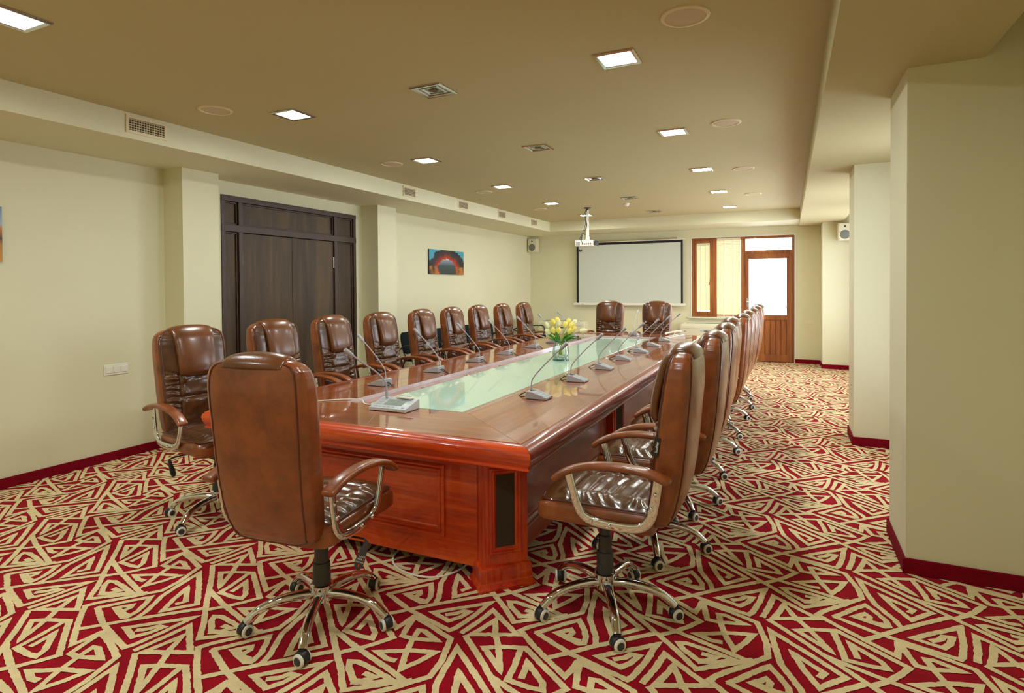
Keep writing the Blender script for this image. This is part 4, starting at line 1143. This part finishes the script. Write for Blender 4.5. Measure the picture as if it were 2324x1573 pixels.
for i in range(3): kb.add([(-.11, -.03 + i * .025, sl(-.03 + i * .025) + .0009), (-.07, -.03 + i * .025, sl(-.03 + i * .025) + .0009), (-.07, -.018 + i * .025, sl(-.018 + i * .025) + .0009), (-.11, -.018 + i * .025, sl(-.018 + i * .025) + .0009)], [[0, 1, 2, 3]])
kb.build('keypad', M['mic'], ub, smooth=False)
MB().lathe([(.011, 0), (.011, .001), (.0085, .001), (.0085, 0)], 20, mtx=Matrix.Translation((.098, -.05, sl(-.05)))).build('button', M['mic'], ub)
gp = smooth_path([(-.085, .045, .055), (-.087, .045, .11), (-.095, .04, .155), (-.125, .0, .215), (-.175, -.06, .275), (-.215, -.10, .32)], 5)
MB().tube(gp, [.009 if i < 5 else .0048 for i in range(len(gp))], 8).build('gooseneck', M['mic'], t)
a = Vector(gp[-1]); d = (Vector(gp[-1]) - Vector(gp[-3])).normalized()
MB().tube([a, a + d * .012, a + d * .02, a + d * .065, a + d * .07], [.005, .010, .012, .013, .009], 12).build('microphone_head', M['mic'], t)
MB().tube([a + d * .035, a + d * .0655], [.0126, .0134], 12).build('head_grille', M['mic'], t)
MB().tube(smooth_path([(-.10, .075, .02), (-.14, .085, .03), (-.19, .05, .008), (-.26, .055, .004), (-.34, .12, .012), (-.46, .12, .006), (-.56, .05, .004), (-.64, -.02, .004)], 6), .0042, 6).build('cable', M['whitep'], t)
t = thing('remote_control', 'small white remote control lying on the chairman unit', 'remote control', (-2.10, 2.955, TZ + .0585), radians(-8))
MB().box((-.062, -.018, 0), (.062, .018, .014), .0069, 3).build('body', M['whitep'], t)
kb = MB()
for i in range(6):
    for j in range(2): kb.box((-.05 + i * .018, -.009 + j * .012, .0135), (-.04 + i * .018, -.003 + j * .012, .0152), .001)
kb.build('buttons', M['dark_text'], t)

# telephone
t = thing('desk_telephone', 'white desk telephone on the far right corner of the table', 'telephone', (-1.42, 8.36, TZ), radians(-60))
rings = []
for x, s in ((-.10, .9), (-.095, 1), (.095, 1), (.10, .9)):
    rings.append([Vector((x, y, z * s)) for y, z in ((-.11, .0), (-.11, .018), (.06, .052), (.10, .056), (.11, .04), (.11, 0))])
MB().loft(rings).build('body', M['whitep'], t, ang=30)
hp = smooth_path([(-.065, -.115, .055), (-.065, -.09, .068), (-.065, -.04, .076), (-.065, .04, .09), (-.065, .09, .092), (-.065, .115, .082)], 4)
MB().tube(hp, [.020 if (i < 4 or i > len(hp) - 5) else .0155 for i in range(len(hp))], 12, flat=(1.25, .75)).build('handset', M['whitep'], t)
kb = MB()
for i in range(3):
    for j in range(4):
        x = .0 + i * .028; y = -.08 + j * .026; z = .018 + (y + .11) * .2
        kb.box((x - .009, y - .008, z), (x + .009, y + .008, z + .005), .002)
kb.build('keypad', M['mic_light'], t)
MB().add([(-.02, .035, .0485), (.08, .035, .0485), (.08, .075, .0545), (-.02, .075, .0545)], [[0, 1, 2, 3]]).build('display', M['lcd'], t, smooth=False)
MB().tube(smooth_path([(.0, .11, .02), (.02, .16, .004), (.0, .22, .004), (-.04, .26, .004)], 5), .003, 6).build('cable', M['blackp'], t)

# ------------------------------------------------------------------ vase and tulips
VX, VY, VZ = -2.10, 5.66, RZ + .0042
t = thing('glass_vase', 'clear glass vase on the pale green glass of the table', 'vase', (VX, VY, VZ))
MB().lathe([(.082, .012), (.086, .03), (.086, .07), (.080, .13), (.070, .165), (.062, .19), (.066, .205), (.072, .215), (.070, .215), (.064, .205), (.060, .19), (.068, .165), (.078, .13), (.084, .07), (.084, .03), (.080, .014)], 40, caps=False).build('vessel', M['vase'], t)
MB().lathe([(.0, .0), (.080, .0), (.084, .006), (.082, .012), (.0, .012)], 40).build('thick_base', M['vase_base'], t)
pb = MB(); rp = random.Random(5)
for i in range(70):
    a = rp.uniform(0, 2 * pi); r_ = .07 * sqrt(rp.random()); z = .022 + rp.random() * .032; s_ = rp.uniform(.008, .013)
    mt = Matrix.Translation((VX + r_ * cos(a), VY + r_ * sin(a), VZ + z)) @ Matrix.Rotation(rp.uniform(0, 6), 4, 'Z') @ Matrix.Diagonal((s_ * 1.2, s_, s_ * .7, 1))
    pb.lathe([(0, -1), (.6, -.8), (1, 0), (.6, .8), (0, 1)], 8, mtx=mt, caps=False)
o = pb.build('pebbles', M['pebble'], ang=80); tag(o, 'white pebbles filling the bottom of the vase', 'pebbles'); o['kind'] = 'stuff'

# camera-facing sideways direction at the vase is mostly +X here; (dx, dz, dy, colour, label)
TUL = [(-.135, .355, .02, 'w', 'cream tulip at the upper left edge of the bouquet'), (-.075, .385, .01, 'y', 'yellow tulip, upper left of the bouquet'), (-.03, .400, .05, 'y', 'tallest yellow tulip, behind a cream one'), (-.022, .375, -.02, 'w', 'cream tulip in the upper middle in front of the tallest yellow'),
       (-.130, .290, -.01, 'w', 'cream tulip at the lower left edge of the bouquet'), (-.080, .310, -.05, 'y', 'yellow tulip at lower left, beside the lowest cream tulip'), (-.026, .310, -.06, 'y', 'rounded yellow tulip at lower middle left'), (.045, .360, -.01, 'y', 'yellow tulip just right of the middle gap'),
       (.085, .388, .06, 'y', 'yellow tulip at the back, upper right'), (.105, .350, .0, 'y', 'yellow tulip in the right cluster below the cream one'), (.140, .378, .03, 'w', 'cream tulip at the upper right of the bouquet'), (.090, .300, -.05, 'y', 'curled yellow tulip at lower right'), (.130, .318, .0, 'y', 'narrow yellow tulip at the right, behind the curled one'), (.225, .300, -.02, 'w', 'cream tulip leaning far out to the right')]
RX = Vector((.906, .423, 0)); FX = Vector((-.423, .906, 0))
rt = random.Random(11)
for i, (dx, dz, dy, c, lab) in enumerate(TUL):
    head = RX * dx + FX * dy + Vector((0, 0, dz))
    base_ = RX * (-dx * .12) + FX * (-dy * .2 + rt.uniform(-.015, .015)) + Vector((0, 0, .045))
    neck = RX * (dx * .16) + FX * (dy * .15) + Vector((0, 0, .205))
    t = thing('tulip', lab, 'tulip', (VX, VY, VZ), 0, 'tulips in the glass vase')
    hd = (head - neck).normalized()
    if i == 13: hd = (hd + RX * .9 - Vector((0, 0, .25))).normalized()
    sp = smooth_path([base_, neck, neck.lerp(head, .55) + Vector((0, 0, .012)), head - hd * .03], 5)
    MB().tube(sp, .0032, 7).build('stem', M['stem'], t)
    q = hd.to_track_quat('Z', 'Y').to_matrix().to_4x4(); q.translation = head
    bl = MB()
    for k in range(6):
        ph = k * pi / 3 + i; inner = k % 2
        pr = [(.002, -.034), (.016, -.030), (.024, -.016), (.026, .002), (.023, .020), (.016, .033), (.008, .040)]
        rows = []
        for j, (r_, z) in enumerate(pr):
            wdt = (.10, .75, .85, .85, .75, .52, .16)[j]; r2 = r_ * (1.0 - .08 * inner)
            rows.append([q @ Vector((r2 * cos(ph + s_ * wdt), r2 * sin(ph + s_ * wdt), z - abs(s_) * .002)) for s_ in (-1, -.5, 0, .5, 1)])
        bl.loft(rows, False, closed=False)
    bl.build('blossom', M['tulip_y' if c == 'y' else 'tulip_w'], t, ang=80)
    if i in (0, 2, 5, 6, 7, 9, 11, 13, 12, 4):
        lf = MB(); a0 = neck * 1.0 + Vector((0, 0, -.03)); sg = 1 if dx > 0 else -1
        tip = head * .92 + Vector((0, 0, -.045)) + RX * (.03 * sg) + FX * rt.uniform(-.04, .04)
        mid = a0.lerp(tip, .5) + RX * (.012 * sg) + Vector((0, 0, .012))
        pth = smooth_path([a0, a0.lerp(mid, .5), mid, mid.lerp(tip, .55) + Vector((0, 0, .006)), tip], 4)
        side = (RX * .75 + FX * .65 * (1 if i % 2 else -1)).normalized(); rows = []
        for j, p in enumerate(pth):
            u = j / (len(pth) - 1); w = .026 * sin(pi * min(.98, .12 + .88 * u)) ** .8
            rows.append([p - side * w + Vector((0, 0, .004)), p - FX * .004, p + side * w + Vector((0, 0, .004))])
        lf.loft(rows, False, closed=False).build('leaf', M['leaf'], t, ang=80)

# ------------------------------------------------------------------ visitor chairs along the left wall
def visitor(label):
    t = thing('visitor_chair', label, 'chair', (0, 0, 0), 0, 'black visitor chairs by the left wall')   # faces +Y local
    rings = []
    for z, hw, th, y in ((.52, .16, .012, -.20), (.54, .20, .024, -.205), (.60, .225, .03, -.215), (.72, .235, .03, -.235), (.80, .22, .028, -.25), (.835, .18, .02, -.257)):
        rings.append([Vector((x, y + q, z)) for x, q in sell(hw, th, 3.5, 28)])
    MB().loft(rings).build('backrest', M['black_fabric'], t, ang=60)
    MB().box((-.235, -.20, .42), (.235, .22, .475), .022, 3).build('seat', M['black_fabric'], t)
    for s in (-1, 1):
        MB().tube(smooth_path([(s * .25, .22, 0), (s * .25, .16, .41), (s * .25, -.16, .43), (s * .25, -.28, 0)], 4), .011, 8, flat=(1, 1.4)).build('leg_frame', M['blackp'], t)
        MB().tube([(s * .2, -.15, .43), (s * .2, -.22, .55), (s * .2, -.235, .70)], .009, 8).build('back_support', M['blackp'], t)
        MB().tube(smooth_path([(s * .27, -.22, .60), (s * .285, -.12, .655), (s * .285, .1, .66), (s * .27, .16, .60), (s * .25, .15, .43)], 4), .012, 8).build('armrest', M['blackp'], t)
    return t
VY_ = [6.75 + .0, 7.55, 8.35, 9.15, 9.95, 10.75]
v0 = None
for i, y in enumerate(VY_[0:]):
    if i == 0: y = 7.35
    else: y = 7.35 + .82 * i
    if y > 11.9: break
    lab = 'black fabric visitor chair against the left wall, %s from the camera' % ORD[i]
    if v0 is None: v0 = visitor(lab); v0.location = (-4.88, y, 0); v0.rotation_euler.z = radians(-90)
    else: dup(v0, (-4.88, y, 0), radians(-90), lab)

# white cable on the carpet by the end panel
tag(MB().tube(smooth_path([(-2.02, 2.95, .006), (-2.0, 2.72, .007), (-1.93, 2.60, .006), (-1.80, 2.545, .006), (-1.66, 2.56, .006), (-1.58, 2.66, .007), (-1.56, 2.85, .006)], 8), .0055, 8).build('floor_cable', M['whitep']), 'white cable looping on the carpet under the near end panel', 'cable')
